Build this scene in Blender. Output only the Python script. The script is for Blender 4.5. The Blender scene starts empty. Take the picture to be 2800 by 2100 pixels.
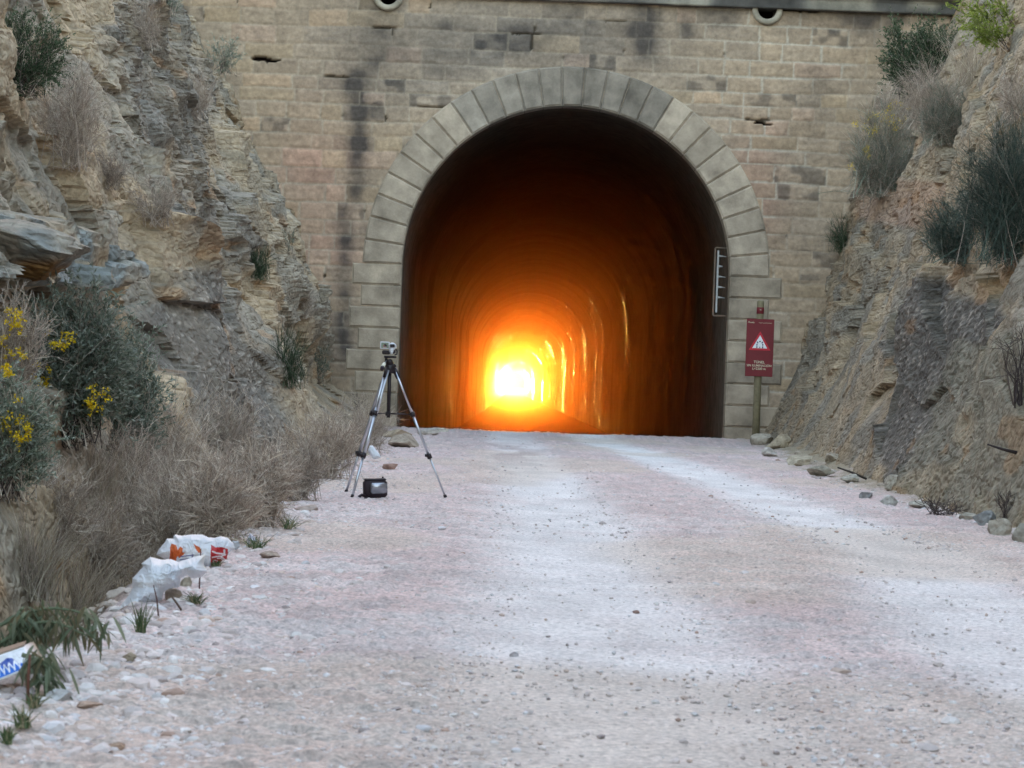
import bpy, math, random
import numpy as np
from mathutils import Vector, Matrix
S = bpy.context.scene
C = S.collection

# ------------------------------------------------------------------ camera
F = 7000.0                      # focal length in photo pixels (photo is 2800 wide)
ROLL = math.radians(2.1)
CH = 0.76                       # camera height
D0 = 38.7                       # distance of the portal wall
cr, sr = math.cos(ROLL), math.sin(ROLL)
cam = bpy.data.cameras.new("camera"); camo = bpy.data.objects.new("camera", cam); C.objects.link(camo)
cam.sensor_width = 36.0; cam.lens = F/2800*36.0; cam.clip_start = 0.1; cam.clip_end = 6000
camo.matrix_world = Matrix(((cr, -sr, 0, 0), (0, 0, -1, 0), (sr, cr, 0, CH), (0, 0, 0, 1)))
cam.dof.use_dof = True; cam.dof.focus_distance = 24.0; cam.dof.aperture_fstop = 16.0
S.camera = camo
S.render.resolution_x = 1024; S.render.resolution_y = 768

# ------------------------------------------------------------------ world and sun
SUN_EL = math.radians(1.6)      # sky: dusk, the sun low behind the hill, in line with the bore
w = bpy.data.worlds.new("World"); S.world = w; w.use_nodes = True
nt = w.node_tree; bg = nt.nodes["Background"]
sky = nt.nodes.new("ShaderNodeTexSky"); sky.sky_type = 'NISHITA'; sky.sun_disc = False
sky.sun_elevation = SUN_EL; sky.sun_rotation = 0.0
sky.air_density = 1.0; sky.dust_density = 2.2; sky.ozone_density = 1.35
tint = nt.nodes.new("ShaderNodeVectorMath"); tint.operation = 'MULTIPLY'; tint.inputs[1].default_value = (1.17, 0.985, 0.89)
nt.links.new(sky.outputs[0], tint.inputs[0]); nt.links.new(tint.outputs[0], bg.inputs[0]); bg.inputs[1].default_value = 0.15
sun = bpy.data.lights.new("sun", 'SUN'); sun.energy = 0.11; sun.angle = math.radians(0.5); sun.color = (1.0, 0.36, 0.07)
suno = bpy.data.objects.new("sun", sun); C.objects.link(suno)
suno.rotation_euler = (math.radians(-90.14), 0, math.radians(0.02))   # shines along -Y, straight through the tunnel
S.view_settings.view_transform = 'Standard'; S.view_settings.look = 'None'
S.view_settings.exposure = 4.85; S.view_settings.gamma = 1.0
S.cycles.use_denoising = True
S.cycles.max_bounces = 6; S.cycles.diffuse_bounces = 3; S.cycles.glossy_bounces = 3
S.cycles.volume_bounces = 0; S.cycles.transparent_max_bounces = 8
S.cycles.sample_clamp_indirect = 6.0

# ------------------------------------------------------------------ maths helpers
def px_dir(px, py):
    dx, dy = px-1400.0, py-1050.0
    return np.array([(dx*cr+dy*sr)/F, 1.0, -(-dx*sr+dy*cr)/F])
def P(px, py, d):
    v = px_dir(px, py)*d; v[2] += CH; return v
def G(px, py, z=0.0):
    v = px_dir(px, py); return P(px, py, (CH-z)/-v[2])
def W(px, py):                  # point on the portal wall plane -> (x, z)
    p = P(px, py, D0); return p[0], p[2]
def proj(x, y, z):              # world -> photo pixel
    xx = x/y*F; yy = -(z-CH)/y*F
    return 1400+xx*cr-yy*sr, 1050+xx*sr+yy*cr
def sst(a, b, v):
    t = np.clip((v-a)/(b-a), 0, 1); return t*t*(3-2*t)
def _h(ix, iy, iz, s):
    n = (ix*374761393 + iy*668265263 + iz*2147483647 + s*1274126177) & 0xffffffff
    n = ((n ^ (n >> 13))*1274126177) & 0xffffffff
    n = ((n ^ (n >> 16))*2246822519) & 0xffffffff
    return ((n ^ (n >> 15)) & 0xffffff)/float(0xffffff)
def vn(x, y, z=None, s=0):
    x = np.asarray(x, float); y = np.asarray(y, float)
    x0 = np.floor(x).astype(np.int64); y0 = np.floor(y).astype(np.int64)
    fx = x-x0; fy = y-y0; fx = fx*fx*fx*(fx*(fx*6-15)+10); fy = fy*fy*fy*(fy*(fy*6-15)+10)
    if z is None:
        a = _h(x0, y0, 0, s); b = _h(x0+1, y0, 0, s); c = _h(x0, y0+1, 0, s); d = _h(x0+1, y0+1, 0, s)
        return (a+(b-a)*fx)*(1-fy)+(c+(d-c)*fx)*fy
    z = np.asarray(z, float); z0 = np.floor(z).astype(np.int64); fz = z-z0; fz = fz*fz*(3-2*fz)
    r = []
    for k in (0, 1):
        a = _h(x0, y0, z0+k, s); b = _h(x0+1, y0, z0+k, s); c = _h(x0, y0+1, z0+k, s); d = _h(x0+1, y0+1, z0+k, s)
        r.append((a+(b-a)*fx)*(1-fy)+(c+(d-c)*fx)*fy)
    return r[0]*(1-fz)+r[1]*fz
def fbm(x, y, o=4, s=0, g=0.5):
    r = 0; a = 1; t = 0
    for k in range(o):
        r = r+a*(vn(x, y, None, s+k*17)*2-1); t += a; a *= g; x = x*2.03+11.3; y = y*2.03+7.7
    return r/t
def ridg(x, y, o=4, s=0):
    r = 0; a = 1; t = 0
    for k in range(o):
        r = r+a*(1-np.abs(vn(x, y, None, s+k*13)*2-1)*2); t += a; a *= 0.5; x = x*2.1+3.1; y = y*2.1+9.2
    return r/t
def worley(x, y, s=0):          # distance to nearest, gap to the next, id of cell
    x0 = np.floor(x).astype(np.int64); y0 = np.floor(y).astype(np.int64)
    f1 = np.full(x.shape, 9.0); f2 = np.full(x.shape, 9.0); cid = np.zeros(x.shape)
    ox = np.zeros(x.shape); oy = np.zeros(x.shape)
    for i in (-1, 0, 1):
        for j in (-1, 0, 1):
            cx, cy = x0+i, y0+j
            qx = cx+_h(cx, cy, 1, s); qy = cy+_h(cx, cy, 2, s)
            d = np.hypot(x-qx, y-qy); m = d < f1
            f2 = np.where(m, f1, np.minimum(f2, d)); f1 = np.where(m, d, f1)
            cid = np.where(m, _h(cx, cy, 3, s), cid); ox = np.where(m, x-qx, ox); oy = np.where(m, y-qy, oy)
    return f1, f2-f1, cid, ox, oy
def mixc(a, b, t):
    a = np.asarray(a, float); b = np.asarray(b, float); t = np.asarray(t)[..., None]
    return a*(1-t)+b*t
def inpoly(x, y, poly):
    c = np.zeros(np.shape(x), bool); n = len(poly)
    for i in range(n):
        x1, y1 = poly[i]; x2, y2 = poly[(i+1) % n]
        m = ((y1 > y) != (y2 > y)) & (x < (x2-x1)*(y-y1)/((y2-y1) or 1e-9)+x1); c ^= m
    return c
def soft(x, y, poly, wob=40, s=0):   # ragged membership of a polygon given in photo pixels
    wx = x+fbm(x/90, y/90, 4, s)*wob; wy = y+fbm(x/90+50, y/90, 4, s+5)*wob
    r = 0
    for dx, dy in ((0, 0), (9, 4), (-9, 5), (3, -9), (-4, 9)): r = r+inpoly(wx+dx, wy+dy, poly)*0.2
    return r

# ------------------------------------------------------------------ object helpers
def tag(o, label=None, cat=None, group=None, kind=None):
    if label: o["label"] = label
    if cat: o["category"] = cat
    if group: o["group"] = group
    if kind: o["kind"] = kind
    return o
def mk(name, v, f, m, parent=None, col=None, smooth=True, mats=None, mi=None):
    """v (n,3); f: array (k,3|4) or list of tuples / arrays"""
    me = bpy.data.meshes.new(name); v = np.asarray(v, np.float32)
    me.vertices.add(len(v)); me.vertices.foreach_set("co", v.ravel())
    if isinstance(f, np.ndarray): parts = [f]
    else:
        parts = f if (len(f) and isinstance(f[0], np.ndarray)) else None
    if parts is None:
        L = np.array([i for q in f for i in q], np.int32); n = np.array([len(q) for q in f])
    else:
        parts = [p for p in parts if len(p)]
        L = np.concatenate([p.ravel() for p in parts]).astype(np.int32)
        n = np.concatenate([np.full(len(p), p.shape[1]) for p in parts])
    st = np.concatenate([[0], np.cumsum(n)[:-1]]).astype(np.int32)
    me.loops.add(len(L)); me.loops.foreach_set("vertex_index", L)
    me.polygons.add(len(n)); me.polygons.foreach_set("loop_start", st)
    me.polygons.foreach_set("use_smooth", np.full(len(n), bool(smooth)))
    for mm in (mats or [m]): me.materials.append(mm)
    if mi is not None: me.polygons.foreach_set("material_index", np.asarray(mi, np.int32))
    if col is not None:
        a = me.color_attributes.new(name="Col", type='FLOAT_COLOR', domain='POINT')
        c = np.ones((len(v), 4), np.float32); c[:, :3] = col; a.data.foreach_set("color", c.ravel())
    me.update(calc_edges=True); me.validate()
    o = bpy.data.objects.new(name, me); C.objects.link(o)
    if parent is not None: o.parent = parent
    return o
def empty(name, loc=(0, 0, 0)):
    o = bpy.data.objects.new(name, None); C.objects.link(o); o.location = loc; o.empty_display_size = 0.1; return o
def gridf(nr, nc):
    i = np.arange(nr*nc).reshape(nr, nc)
    return np.stack([i[:-1, :-1], i[:-1, 1:], i[1:, 1:], i[1:, :-1]], -1).reshape(-1, 4)
class MB:                        # small hand-built solids collected into one mesh
    def __init__(s): s.v = []; s.f = []; s.c = []
    def add(s, v, f, c=None):
        b = len(s.v); s.v += [tuple(map(float, p)) for p in v]; s.f += [tuple(i+b for i in q) for q in f]
        s.c += [c or (1, 1, 1)]*len(v)
    def box(s, c, d, M=None, b=0.0, col=None):
        x, y, z = [k/2 for k in d]; b = min(b, x*.9, y*.9, z*.9)
        if b <= 0:
            v = [(i*x, j*y, k*z) for i in (-1, 1) for j in (-1, 1) for k in (-1, 1)]
            f = [(0, 1, 3, 2), (4, 6, 7, 5), (0, 4, 5, 1), (2, 3, 7, 6), (0, 2, 6, 4), (1, 5, 7, 3)]
        else:                    # chamfered box: 24 vertices
            v = []; idx = {}
            for i in (-1, 1):
                for j in (-1, 1):
                    for k in (-1, 1):
                        for a in range(3):
                            q = [i*(x-b), j*(y-b), k*(z-b)]; q[a] = (i*x, j*y, k*z)[a]
                            idx[(i, j, k, a)] = len(v); v.append(tuple(q))
            f = []
            for a in range(3):
                o = [t for t in range(3) if t != a]
                for sg in (-1, 1):
                    q = []
                    for p0, p1 in ((-1, -1), (1, -1), (1, 1), (-1, 1)):
                        t = [0, 0, 0]; t[a] = sg; t[o[0]] = p0; t[o[1]] = p1; q.append(idx[(*t, a)])
                    if (sg > 0) == (a == 1): q.reverse()
                    f.append(q)
                for p0 in (-1, 1):
                    for p1 in (-1, 1):
                        q = []
                        for sg, ax in ((-1, o[0]), (-1, o[1]), (1, o[1]), (1, o[0])):
                            t = [0, 0, 0]; t[a] = sg; t[o[0]] = p0; t[o[1]] = p1; q.append(idx[(*t, ax)])
                        f.append(q)
            for i in (-1, 1):
                for j in (-1, 1):
                    for k in (-1, 1): f.append([idx[(i, j, k, a)] for a in range(3)])
        M = M or Matrix(); c = Vector(c)
        s.add([M @ Vector(p)+c for p in v], f, col)
    def tube(s, p, r, n=10, cap=True, col=None):
        p = [Vector(q) for q in p]; r = r if hasattr(r, '__len__') else [r]*len(p)
        v = []; f = []; ref = None
        for i, q in enumerate(p):
            d = (p[min(i+1, len(p)-1)]-p[max(i-1, 0)]).normalized()
            if ref is None: ref = d.orthogonal().normalized()
            a = (ref-d*ref.dot(d)).normalized(); b = d.cross(a); ref = a
            for k in range(n):
                t = 2*math.pi*k/n; v.append(q+(a*math.cos(t)+b*math.sin(t))*r[i])
        for i in range(len(p)-1):
            for k in range(n): f.append((i*n+k, i*n+(k+1) % n, (i+1)*n+(k+1) % n, (i+1)*n+k))
        if cap: f.append(tuple(range(n))[::-1]); f.append(tuple((len(p)-1)*n+k for k in range(n)))
        s.add(v, f, col)
    def lathe(s, c, prof, axis='Z', n=24, col=None):   # prof: (radius, height) pairs, a closed solid of turning
        v = []; f = []; m = len(prof)
        for r, h in prof:
            for k in range(n):
                t = 2*math.pi*k/n; q = (r*math.cos(t), r*math.sin(t), h)
                if axis == 'Y': q = (q[0], q[2], q[1])
                v.append((q[0]+c[0], q[1]+c[1], q[2]+c[2]))
        for i in range(m-1):
            for k in range(n): f.append((i*n+k, i*n+(k+1) % n, (i+1)*n+(k+1) % n, (i+1)*n+k))
        s.add(v, f, col)
    def build(s, name, m, parent=None, smooth=False):
        o = mk(name, s.v, s.f, m, parent, np.array(s.c), smooth)
        bm = __import__('bmesh').new(); bm.from_mesh(o.data)
        __import__('bmesh').ops.recalc_face_normals(bm, faces=bm.faces); bm.to_mesh(o.data); bm.free()
        return o

# ------------------------------------------------------------------ materials
def mat(name, col=None, rough=0.8, metal=0.0, bump=0.0, bscale=40.0, var=0.0, vscale=8.0, spec=0.3, attr=False, fine=None, trans=0.0):
    m = bpy.data.materials.new(name); m.use_nodes = True; n = m.node_tree; N = n.nodes; L = n.links
    b = N["Principled BSDF"]; b.inputs["Roughness"].default_value = rough; b.inputs["Metallic"].default_value = metal
    b.inputs["Specular IOR Level"].default_value = spec
    tc = N.new("ShaderNodeTexCoord")
    if attr:
        a = N.new("ShaderNodeVertexColor"); a.layer_name = "Col"; src = a.outputs[0]
    else:
        r = N.new("ShaderNodeRGB"); r.outputs[0].default_value = (*col, 1); src = r.outputs[0]
    if var > 0:
        t = N.new("ShaderNodeTexNoise"); t.inputs["Scale"].default_value = vscale; t.inputs["Detail"].default_value = 8
        t.inputs["Roughness"].default_value = 0.65
        L.new(tc.outputs["Object"], t.inputs["Vector"])
        mr = N.new("ShaderNodeMapRange"); mr.inputs[1].default_value = 0.3; mr.inputs[2].default_value = 0.7
        mr.inputs[3].default_value = 1-var; mr.inputs[4].default_value = 1+var
        L.new(t.outputs[0], mr.inputs[0])
        mx = N.new("ShaderNodeVectorMath"); mx.operation = 'SCALE'
        L.new(src, mx.inputs[0]); L.new(mr.outputs[0], mx.inputs["Scale"]); src = mx.outputs[0]
    L.new(src, b.inputs["Base Color"])
    if bump > 0:
        t = N.new("ShaderNodeTexNoise"); t.inputs["Scale"].default_value = bscale; t.inputs["Detail"].default_value = 6
        t.inputs["Roughness"].default_value = 0.7
        L.new(tc.outputs["Object"], t.inputs["Vector"])
        bp = N.new("ShaderNodeBump"); bp.inputs["Strength"].default_value = 1.0; bp.inputs["Distance"].default_value = bump
        L.new(t.outputs[0], bp.inputs["Height"]); L.new(bp.outputs[0], b.inputs["Normal"])
    if trans > 0:
        tr = N.new("ShaderNodeBsdfTranslucent"); mxs = N.new("ShaderNodeMixShader"); mxs.inputs[0].default_value = trans
        L.new(src, tr.inputs[0]); L.new(b.outputs[0], mxs.inputs[1]); L.new(tr.outputs[0], mxs.inputs[2])
        L.new(mxs.outputs[0], N["Material Output"].inputs[0])
    return m
M_rock = mat("rock", attr=True, rough=0.95, bump=0.03, bscale=9, var=0.3, vscale=14, spec=0.15)
def crackle(m, scale, dist, stretch):
    N = m.node_tree.nodes; L = m.node_tree.links; b = N["Principled BSDF"]; old = b.inputs["Normal"].links[0].from_node
    tc = N.new("ShaderNodeTexCoord"); mp = N.new("ShaderNodeMapping"); mp.inputs["Scale"].default_value = stretch
    nz = N.new("ShaderNodeTexNoise"); nz.inputs["Scale"].default_value = 3; mx = N.new("ShaderNodeVectorMath"); mx.operation = 'ADD'
    L.new(tc.outputs["Object"], mp.inputs[0]); L.new(mp.outputs[0], nz.inputs[0]); L.new(mp.outputs[0], mx.inputs[0]); L.new(nz.outputs["Color"], mx.inputs[1])
    v = N.new("ShaderNodeTexVoronoi"); v.feature = 'F1'; v.inputs["Scale"].default_value = scale; L.new(mx.outputs[0], v.inputs["Vector"])
    bp = N.new("ShaderNodeBump"); bp.inputs["Distance"].default_value = dist; L.new(v.outputs["Distance"], bp.inputs["Height"]); bp.invert = True
    L.new(old.outputs[0], bp.inputs["Normal"]); L.new(bp.outputs[0], b.inputs["Normal"])
crackle(M_rock, 8, .025, (1, 1, 1.4))
M_wall = mat("masonry", attr=True, rough=0.95, bump=0.010, bscale=18, var=0.22, vscale=16, spec=0.15)
M_cut = mat("cut_stone", attr=True, rough=0.92, bump=0.008, bscale=22, var=0.42, vscale=2.6, spec=0.15)
M_road = mat("gravel", attr=True, rough=0.95, bump=0.02, bscale=42, var=0.42, vscale=62, spec=0.1)
M_peb = mat("pebble", attr=True, rough=0.9, bump=0.002, bscale=80, var=0.15, vscale=40, spec=0.15)
M_earth = mat("earth", (0.16, 0.12, 0.085), rough=0.98, bump=0.05, bscale=3, var=0.3, vscale=1.0, spec=0.1)
M_leaf = mat("leaf", attr=True, rough=0.75, spec=0.2, trans=0.4)
M_twig = mat("twig", attr=True, rough=0.9, spec=0.1)
M_petal = mat("petal", attr=True, rough=0.7, trans=0.25)
M_plastic = mat("plastic_film", attr=True, rough=0.5, spec=0.35, trans=0.3)
M_black = mat("black_plastic", (0.02, 0.014, 0.016), rough=0.4, bump=0.001, var=0.1)
M_dkcloth = mat("black_fabric", (0.025, 0.015, 0.02), rough=0.6, bump=0.002, bscale=200, var=0.2)
M_alu = mat("brushed_aluminium", (0.55, 0.57, 0.62), rough=0.35, metal=0.9, bump=0.0003, bscale=300, var=0.1)
M_silver = mat("silver_plastic", (0.62, 0.63, 0.66), rough=0.35, metal=0.3, bump=0.0003, bscale=100, var=0.05)
M_attr = mat("painted", attr=True, rough=0.6, bump=0.0006, bscale=60, var=0.06, vscale=30)
M_wood = mat("post_wood", (0.19, 0.165, 0.10), rough=0.85, bump=0.003, bscale=30, var=0.3, vscale=12)
M_tunnel = mat("sooty_masonry", attr=True, rough=0.9, bump=0.0015, bscale=9, var=0.4, vscale=5, spec=0.05)
_N = M_tunnel.node_tree.nodes; _L = M_tunnel.node_tree.links      # wet film over lengthwise grooves: a highlight spread round the bore
_g = _N.new("ShaderNodeBsdfAnisotropic"); _g.inputs["Roughness"].default_value = 0.26; _g.inputs["Anisotropy"].default_value = 0.99; _g.inputs["Rotation"].default_value = 0.25; _g.inputs["Color"].default_value = (1, .95, .85, 1)
_q = _N.new("ShaderNodeNewGeometry"); _c = _N.new("ShaderNodeVectorMath"); _c.operation = 'CROSS_PRODUCT'; _c.inputs[1].default_value = (0, 1, 0)
_m = _N.new("ShaderNodeMixShader"); _m.inputs[0].default_value = 0.085
_L.new(_q.outputs["Normal"], _c.inputs[0]); _L.new(_c.outputs[0], _g.inputs["Tangent"]); _L.new(_N["Principled BSDF"].outputs[0], _m.inputs[1]); _L.new(_g.outputs[0], _m.inputs[2]); _L.new(_m.outputs[0], _N["Material Output"].inputs[0])
M_galv = mat("galvanised", (0.42, 0.44, 0.44), rough=0.5, metal=0.3, bump=0.0005, var=0.15)

# ------------------------------------------------------------------ portal geometry
UC, R, ZS = 0.752, 2.48, 2.51       # centre, inner radius, springing height
TH = 0.60
rng = np.random.default_rng(7)
portal = empty("tunnel_portal", (UC, D0, 0))
tag(portal, "stone tunnel portal of coursed sandstone with a dark stained parapet and round arch", "tunnel portal")
# coursed masonry as one relief (block faces, mortar joints, stains)
us = np.arange(-8.2, 10.0, 0.02); zs = np.arange(-0.6, 6.62, 0.02)
U, Z = np.meshgrid(us, zs)
edges = [-0.7]
while edges[-1] < 7: edges.append(edges[-1]+rng.uniform(0.205, 0.275))
edges = np.array(edges)
Zw = Z+fbm(U*0.8, Z*1.5, 3, 3)*0.03; Uw = U+fbm(U*3, Z*3, 3, 9)*0.02
ci = np.clip(np.searchsorted(edges, Zw)-1, 0, len(edges)-2)
dz = np.minimum(Zw-edges[ci], edges[ci+1]-Zw)
du = np.zeros_like(U); bid = np.zeros_like(U)
for c in range(len(edges)-1):
    m = ci == c
    if not m.any(): continue
    x = [-9.0+rng.uniform(0, .5)]
    while x[-1] < 11: x.append(x[-1]+rng.choice([rng.uniform(.3, .45), rng.uniform(.45, .75), rng.uniform(.55, .9)]))
    x = np.array(x); k = np.searchsorted(x, Uw[m])-1
    du[m] = np.minimum(Uw[m]-x[k], x[k+1]-Uw[m]); bid[m] = _h(k, np.full(k.shape, c), 5, 3)*1.0
b2 = (bid*7919) % 1.0; b3 = (bid*104729) % 1.0
dj = np.minimum(du, dz)+fbm(U*14, Z*14, 3, 21)*0.008
joint = 1-sst(0.008, 0.02, dj)
relief = bid*0.008+sst(0.008, 0.04, dj)*0.010+ridg(U*7, Z*11, 4, 31)*0.007*(0.4+b3)+fbm(U*22, Z*30, 3, 77)*0.004
relief = relief*(1-joint)+joint*(0.004+fbm(U*20, Z*20, 2, 5)*0.003)
lost = (joint > .3)*(sst(0.88, 0.93, vn(U*1.4, Z*7, None, 55)))      # missing mortar
relief -= lost*0.05
PX, PY = proj(U, D0, Z)
def band(x0, y0, y1, wd, fall=25, tilt=0):
    xx = x0+tilt*(PY-y0)+fbm(PY/60, PX*0+3, 3, 8)*14
    return np.exp(-((PX-xx)/wd)**2)*sst(y0-fall, y0+fall, PY)*(1-sst(y1-fall*2, y1+fall*2, PY))
stain = 1.1*band(975, 200, 560, 27)+0.75*band(940, 580, 1010, 26)+0.85*band(1755, -60, 175, 42)+0.4*band(1040, -40, 210, 60)
stain += 0.3*band(1500, -40, 150, 330)
stain += 0.42*band(1215, 50, 230, 90)+0.4*band(1420, 70, 180, 110)+0.5*band(1870, 30, 130, 26)+0.3*band(2390, -10, 170, 110)+0.22*band(1600, 0, 200, 200)
stain += 0.28*band(1000, 0, 300, 130)+0.3*band(2230, 180, 420, 70)+0.2*band(2130, 380, 700, 90)+0.3*band(905, 860, 1100, 60)
stain *= 0.7+0.6*b2; stain *= 0.75+0.5*vn(U*5, Z*7, None, 91)
stain += 0.75*sst(6.2, 6.62, Z+fbm(U*2, Z*2, 3, 15)*.3)*(U > 2)      # darker line under the cornice
patch = (b3 > 0.92)*0.55*sst(.35, .7, vn(U*6, Z*8, None, 44))
stain = np.clip(stain+patch*(0.25+0.75*(Z > 2.5)), 0, 1)
tan1, tan2, pink, grey, ochre = (.275, .222, .165), (.25, .207, .16), (.31, .205, .16), (.22, .205, .185), (.30, .235, .145)
col = mixc(tan1, tan2, b2)
greyness = np.clip(sst(900, 500, PY)*0+0.55*sst(450, 100, PY)*np.exp(-((PX-1350)/520)**2)+0.15*(b3 > .6), 0, 1)
col = mixc(col, grey, greyness)
pk = np.exp(-((PX-860)/120)**2-((PY-560)/260)**2)+np.exp(-((PX-2060)/80)**2-((PY-520)/170)**2)
col = mixc(col, pink, np.clip(pk*(0.35+0.6*b2)+0.25*(bid > .9), 0, 0.9))
col = mixc(col, ochre, (b3 < 0.12)*0.25)
col = col*(0.89+0.24*bid[..., None])*(0.86+0.28*vn(U*9, Z*14, None, 63)[..., None])
mort = np.array((.35, .31, .255))*(0.85+0.3*vn(U*4, Z*4, None, 2)[..., None])
mort = mixc(mort, (.42, .41, .37), sst(1800, 2100, PX)*0.8)
col = mixc(col, (.035, .034, .036), stain*0.88)
mort = mixc(mort, (.05, .05, .05), stain*0.6)
col = col*np.array((1.46, 1.38, 1.30)); mort = mort*np.array((1.2, 1.15, 1.08))
mvis = 0.2+0.5*sst(.25, .55, vn(U*.9, Z*1.2, None, 12))
col = mixc(col, mort, np.clip(joint*mvis, 0, 1))
col = mixc(col, (.02, .016, .012), np.clip(lost, 0, 1)*0.7)
# the long open crack and the two round vents
crk = np.zeros_like(U)
for (px, py, hw, hh) in ((728, 163, 44, 6), (2087, 338, 26, 4)):
    cx, cz = W(px, py); a = (U-cx)/(hw/181); b = (Z-cz+0.01*np.sign(U-cx))/(hh/181*(1-0.5*a))
    crk = np.maximum(crk, 1-sst(0.7, 1.0, a*a+b*b*(1+0.5*fbm(U*20, Z*3, 2, 2))))
relief -= crk*0.12; col = mixc(col, (.012, .008, .008), crk)
vents = [W(1062, -12), W(2098, 27)]
rr = np.hypot(U-UC, Z-ZS)
cut = ((Z < ZS) & (np.abs(U-UC) < R+0.10)) | ((Z >= ZS) & (rr < R+0.10))
for vx, vz in vents: cut |= np.hypot(U-vx, Z-vz) < 0.165
V = np.stack([U-UC, -relief, Z], -1).reshape(-1, 3)
fa = gridf(len(zs), len(us)); fa = fa[~cut.ravel()[fa].any(1)]
used = np.zeros(len(V), bool); used[fa.ravel()] = True; remap = np.cumsum(used)-1
mk("masonry_wall", V[used], remap[fa], M_wall, portal, col.reshape(-1, 3)[used])

# voussoirs of the ring and the long-and-short quoins
def cut_stone(name, poly, tone, proud=0.055, back=0.35, inset=0.016):
    """poly: outline (x, z) counter-clockwise in portal space; chamfered face"""
    p = np.array(poly); c = p.mean(0); n = len(p)
    def shrink(q, d):
        out = []
        for i in range(n):
            a = q[i-1]; b = q[i]; e = q[(i+1) % n]
            n1 = np.array([(b-a)[1], -(b-a)[0]]); n1 /= np.linalg.norm(n1)+1e-9
            n2 = np.array([(e-b)[1], -(e-b)[0]]); n2 /= np.linalg.norm(n2)+1e-9
            k = n1+n2; k /= np.linalg.norm(k)+1e-9; out.append(b-k*d/max(.4, float(k@n1)))
        return np.array(out)
    p1 = shrink(p, 0.004); p2 = shrink(p, inset); p3 = shrink(p, inset+0.012)
    v = [(a, back, b) for a, b in p1]+[(a, -proud+0.022, b) for a, b in p1]+[(a, -proud+0.018, b) for a, b in p2]+[(a, -proud, b) for a, b in p3]
    f = []
    for k in range(3):
        for i in range(n): f.append((k*n+i, k*n+(i+1) % n, (k+1)*n+(i+1) % n, (k+1)*n+i))
    f.append(tuple(3*n+i for i in range(n)))
    return mk(name, v, f, M_cut, portal, np.tile(tone, (len(v), 1)), False)
NV = 27; rs = random.Random(4)
for i in range(NV):
    a0 = math.pi*i/NV; a1 = math.pi*(i+1)/NV; am = (a0+a1)/2
    pts = [(R*math.cos(a0+(a1-a0)*k/4), ZS+R*math.sin(a0+(a1-a0)*k/4)) for k in range(5)]
    pts = [((R+TH)*math.cos(a0+(a1-a0)*k/4), ZS+(R+TH)*math.sin(a0+(a1-a0)*k/4)) for k in range(5)]+pts[::-1]
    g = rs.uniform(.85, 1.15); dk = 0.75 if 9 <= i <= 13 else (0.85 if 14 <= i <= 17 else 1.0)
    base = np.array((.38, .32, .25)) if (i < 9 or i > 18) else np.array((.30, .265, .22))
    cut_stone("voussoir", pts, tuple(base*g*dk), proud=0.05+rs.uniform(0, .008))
Q = 0.325
for side in (-1, 1):
    k = 0; z1 = ZS
    while z1 > -0.3:
        z0 = z1-Q; ln = (0.75 if k % 2 == 0 else 0.60)+0.012*k+(0.04 if side > 0 and k % 2 == 0 else 0)
        if side > 0 and k == 0: pass
        x0, x1 = (R, R+ln) if side > 0 else (-R-ln, -R)
        g = rs.uniform(.85, 1.12); base = np.array((.36, .30, .23))
        pts = [(x0, z0), (x1, z0), (x1, z1), (x0, z1)]
        cut_stone("quoin", pts, tuple(base*g), proud=0.04+rs.uniform(0, .006))
        z1 = z0; k += 1
# round stone vents
for vx, vz in vents:
    b = MB(); b.lathe((vx-UC, 0, vz), [(0.13, 0.5), (0.14, -0.03), (0.155, -0.075), (0.205, -0.085), (0.232, -0.06), (0.235, 0.02)], 'Y', 32)
    o = b.build("vent_ring", M_cut, portal, True); o.data.color_attributes["Col"].data.foreach_set("color", np.tile((.33, .30, .24, 1), (len(o.data.vertices), 1)).astype(np.float32).ravel())
    b = MB(); b.lathe((vx-UC, 0.45, vz), [(0.001, 0), (0.129, 0.0), (0.129, 0.02), (0.001, 0.02)], 'Y', 24, (.03, .025, .02))  # near-black disc standing in for the darkness inside the vent
    b.build("vent_dark", M_cut, o)
# cornice
prof = [(0.3, 6.565), (-0.11, 6.565), (-0.12, 6.58), (-0.12, 6.70), (-0.14, 6.74), (-0.22, 6.78), (-0.24, 6.80), (-0.24, 6.90), (-0.28, 6.92), (-0.28, 7.02), (-0.05, 7.06), (0.4, 7.08)]
xs = np.arange(-8.2, 10, 0.06); v = []; cc = []
for x in xs:
    for (y, z) in prof:
        v.append((x-UC, y+float(fbm(np.array(x*3.), np.array(z*9.), 3, 4))*0.008, z)); t = vn(np.array(x*2.), np.array(z*6.), None, 14)
        cc.append(mixc((.27, .255, .215), (.055, .055, .058), np.array(sst(.25, .6, t)*.85)))
mk("cornice", v, gridf(len(xs), len(prof)), M_cut, portal, np.array(cc).reshape(-1, 3), False)

# ------------------------------------------------------------------ the bore: lining, floor, added glow volume
LEN = 600.0; GRADE = 0.0024      # the bore falls gently away from the camera
def bore_prof(r, zb, n=40, nw=14):
    p = [(-r, zb+(ZS-zb)*k/nw) for k in range(nw)]
    p += [(-r*math.cos(math.pi*k/n), ZS+r*math.sin(math.pi*k/n)) for k in range(n+1)]
    p += [(r, ZS-(ZS-zb)*(k+1)/nw) for k in range(nw)]
    return np.array(p)
bp = bore_prof(1.0, 0)
npf = 120
pr = []
ZD = 0.75
tot = 2*(ZS+ZD)+math.pi*R
for k in range(npf):
    s = tot*k/(npf-1)
    if s < ZS+ZD: pr.append((-1, 0, -ZD+s))
    elif s < ZS+ZD+math.pi*R: a = (s-ZS-ZD)/R; pr.append((-math.cos(a), math.sin(a), ZS))
    else: pr.append((1, 0, ZS-(s-ZS-ZD-math.pi*R)))
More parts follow.
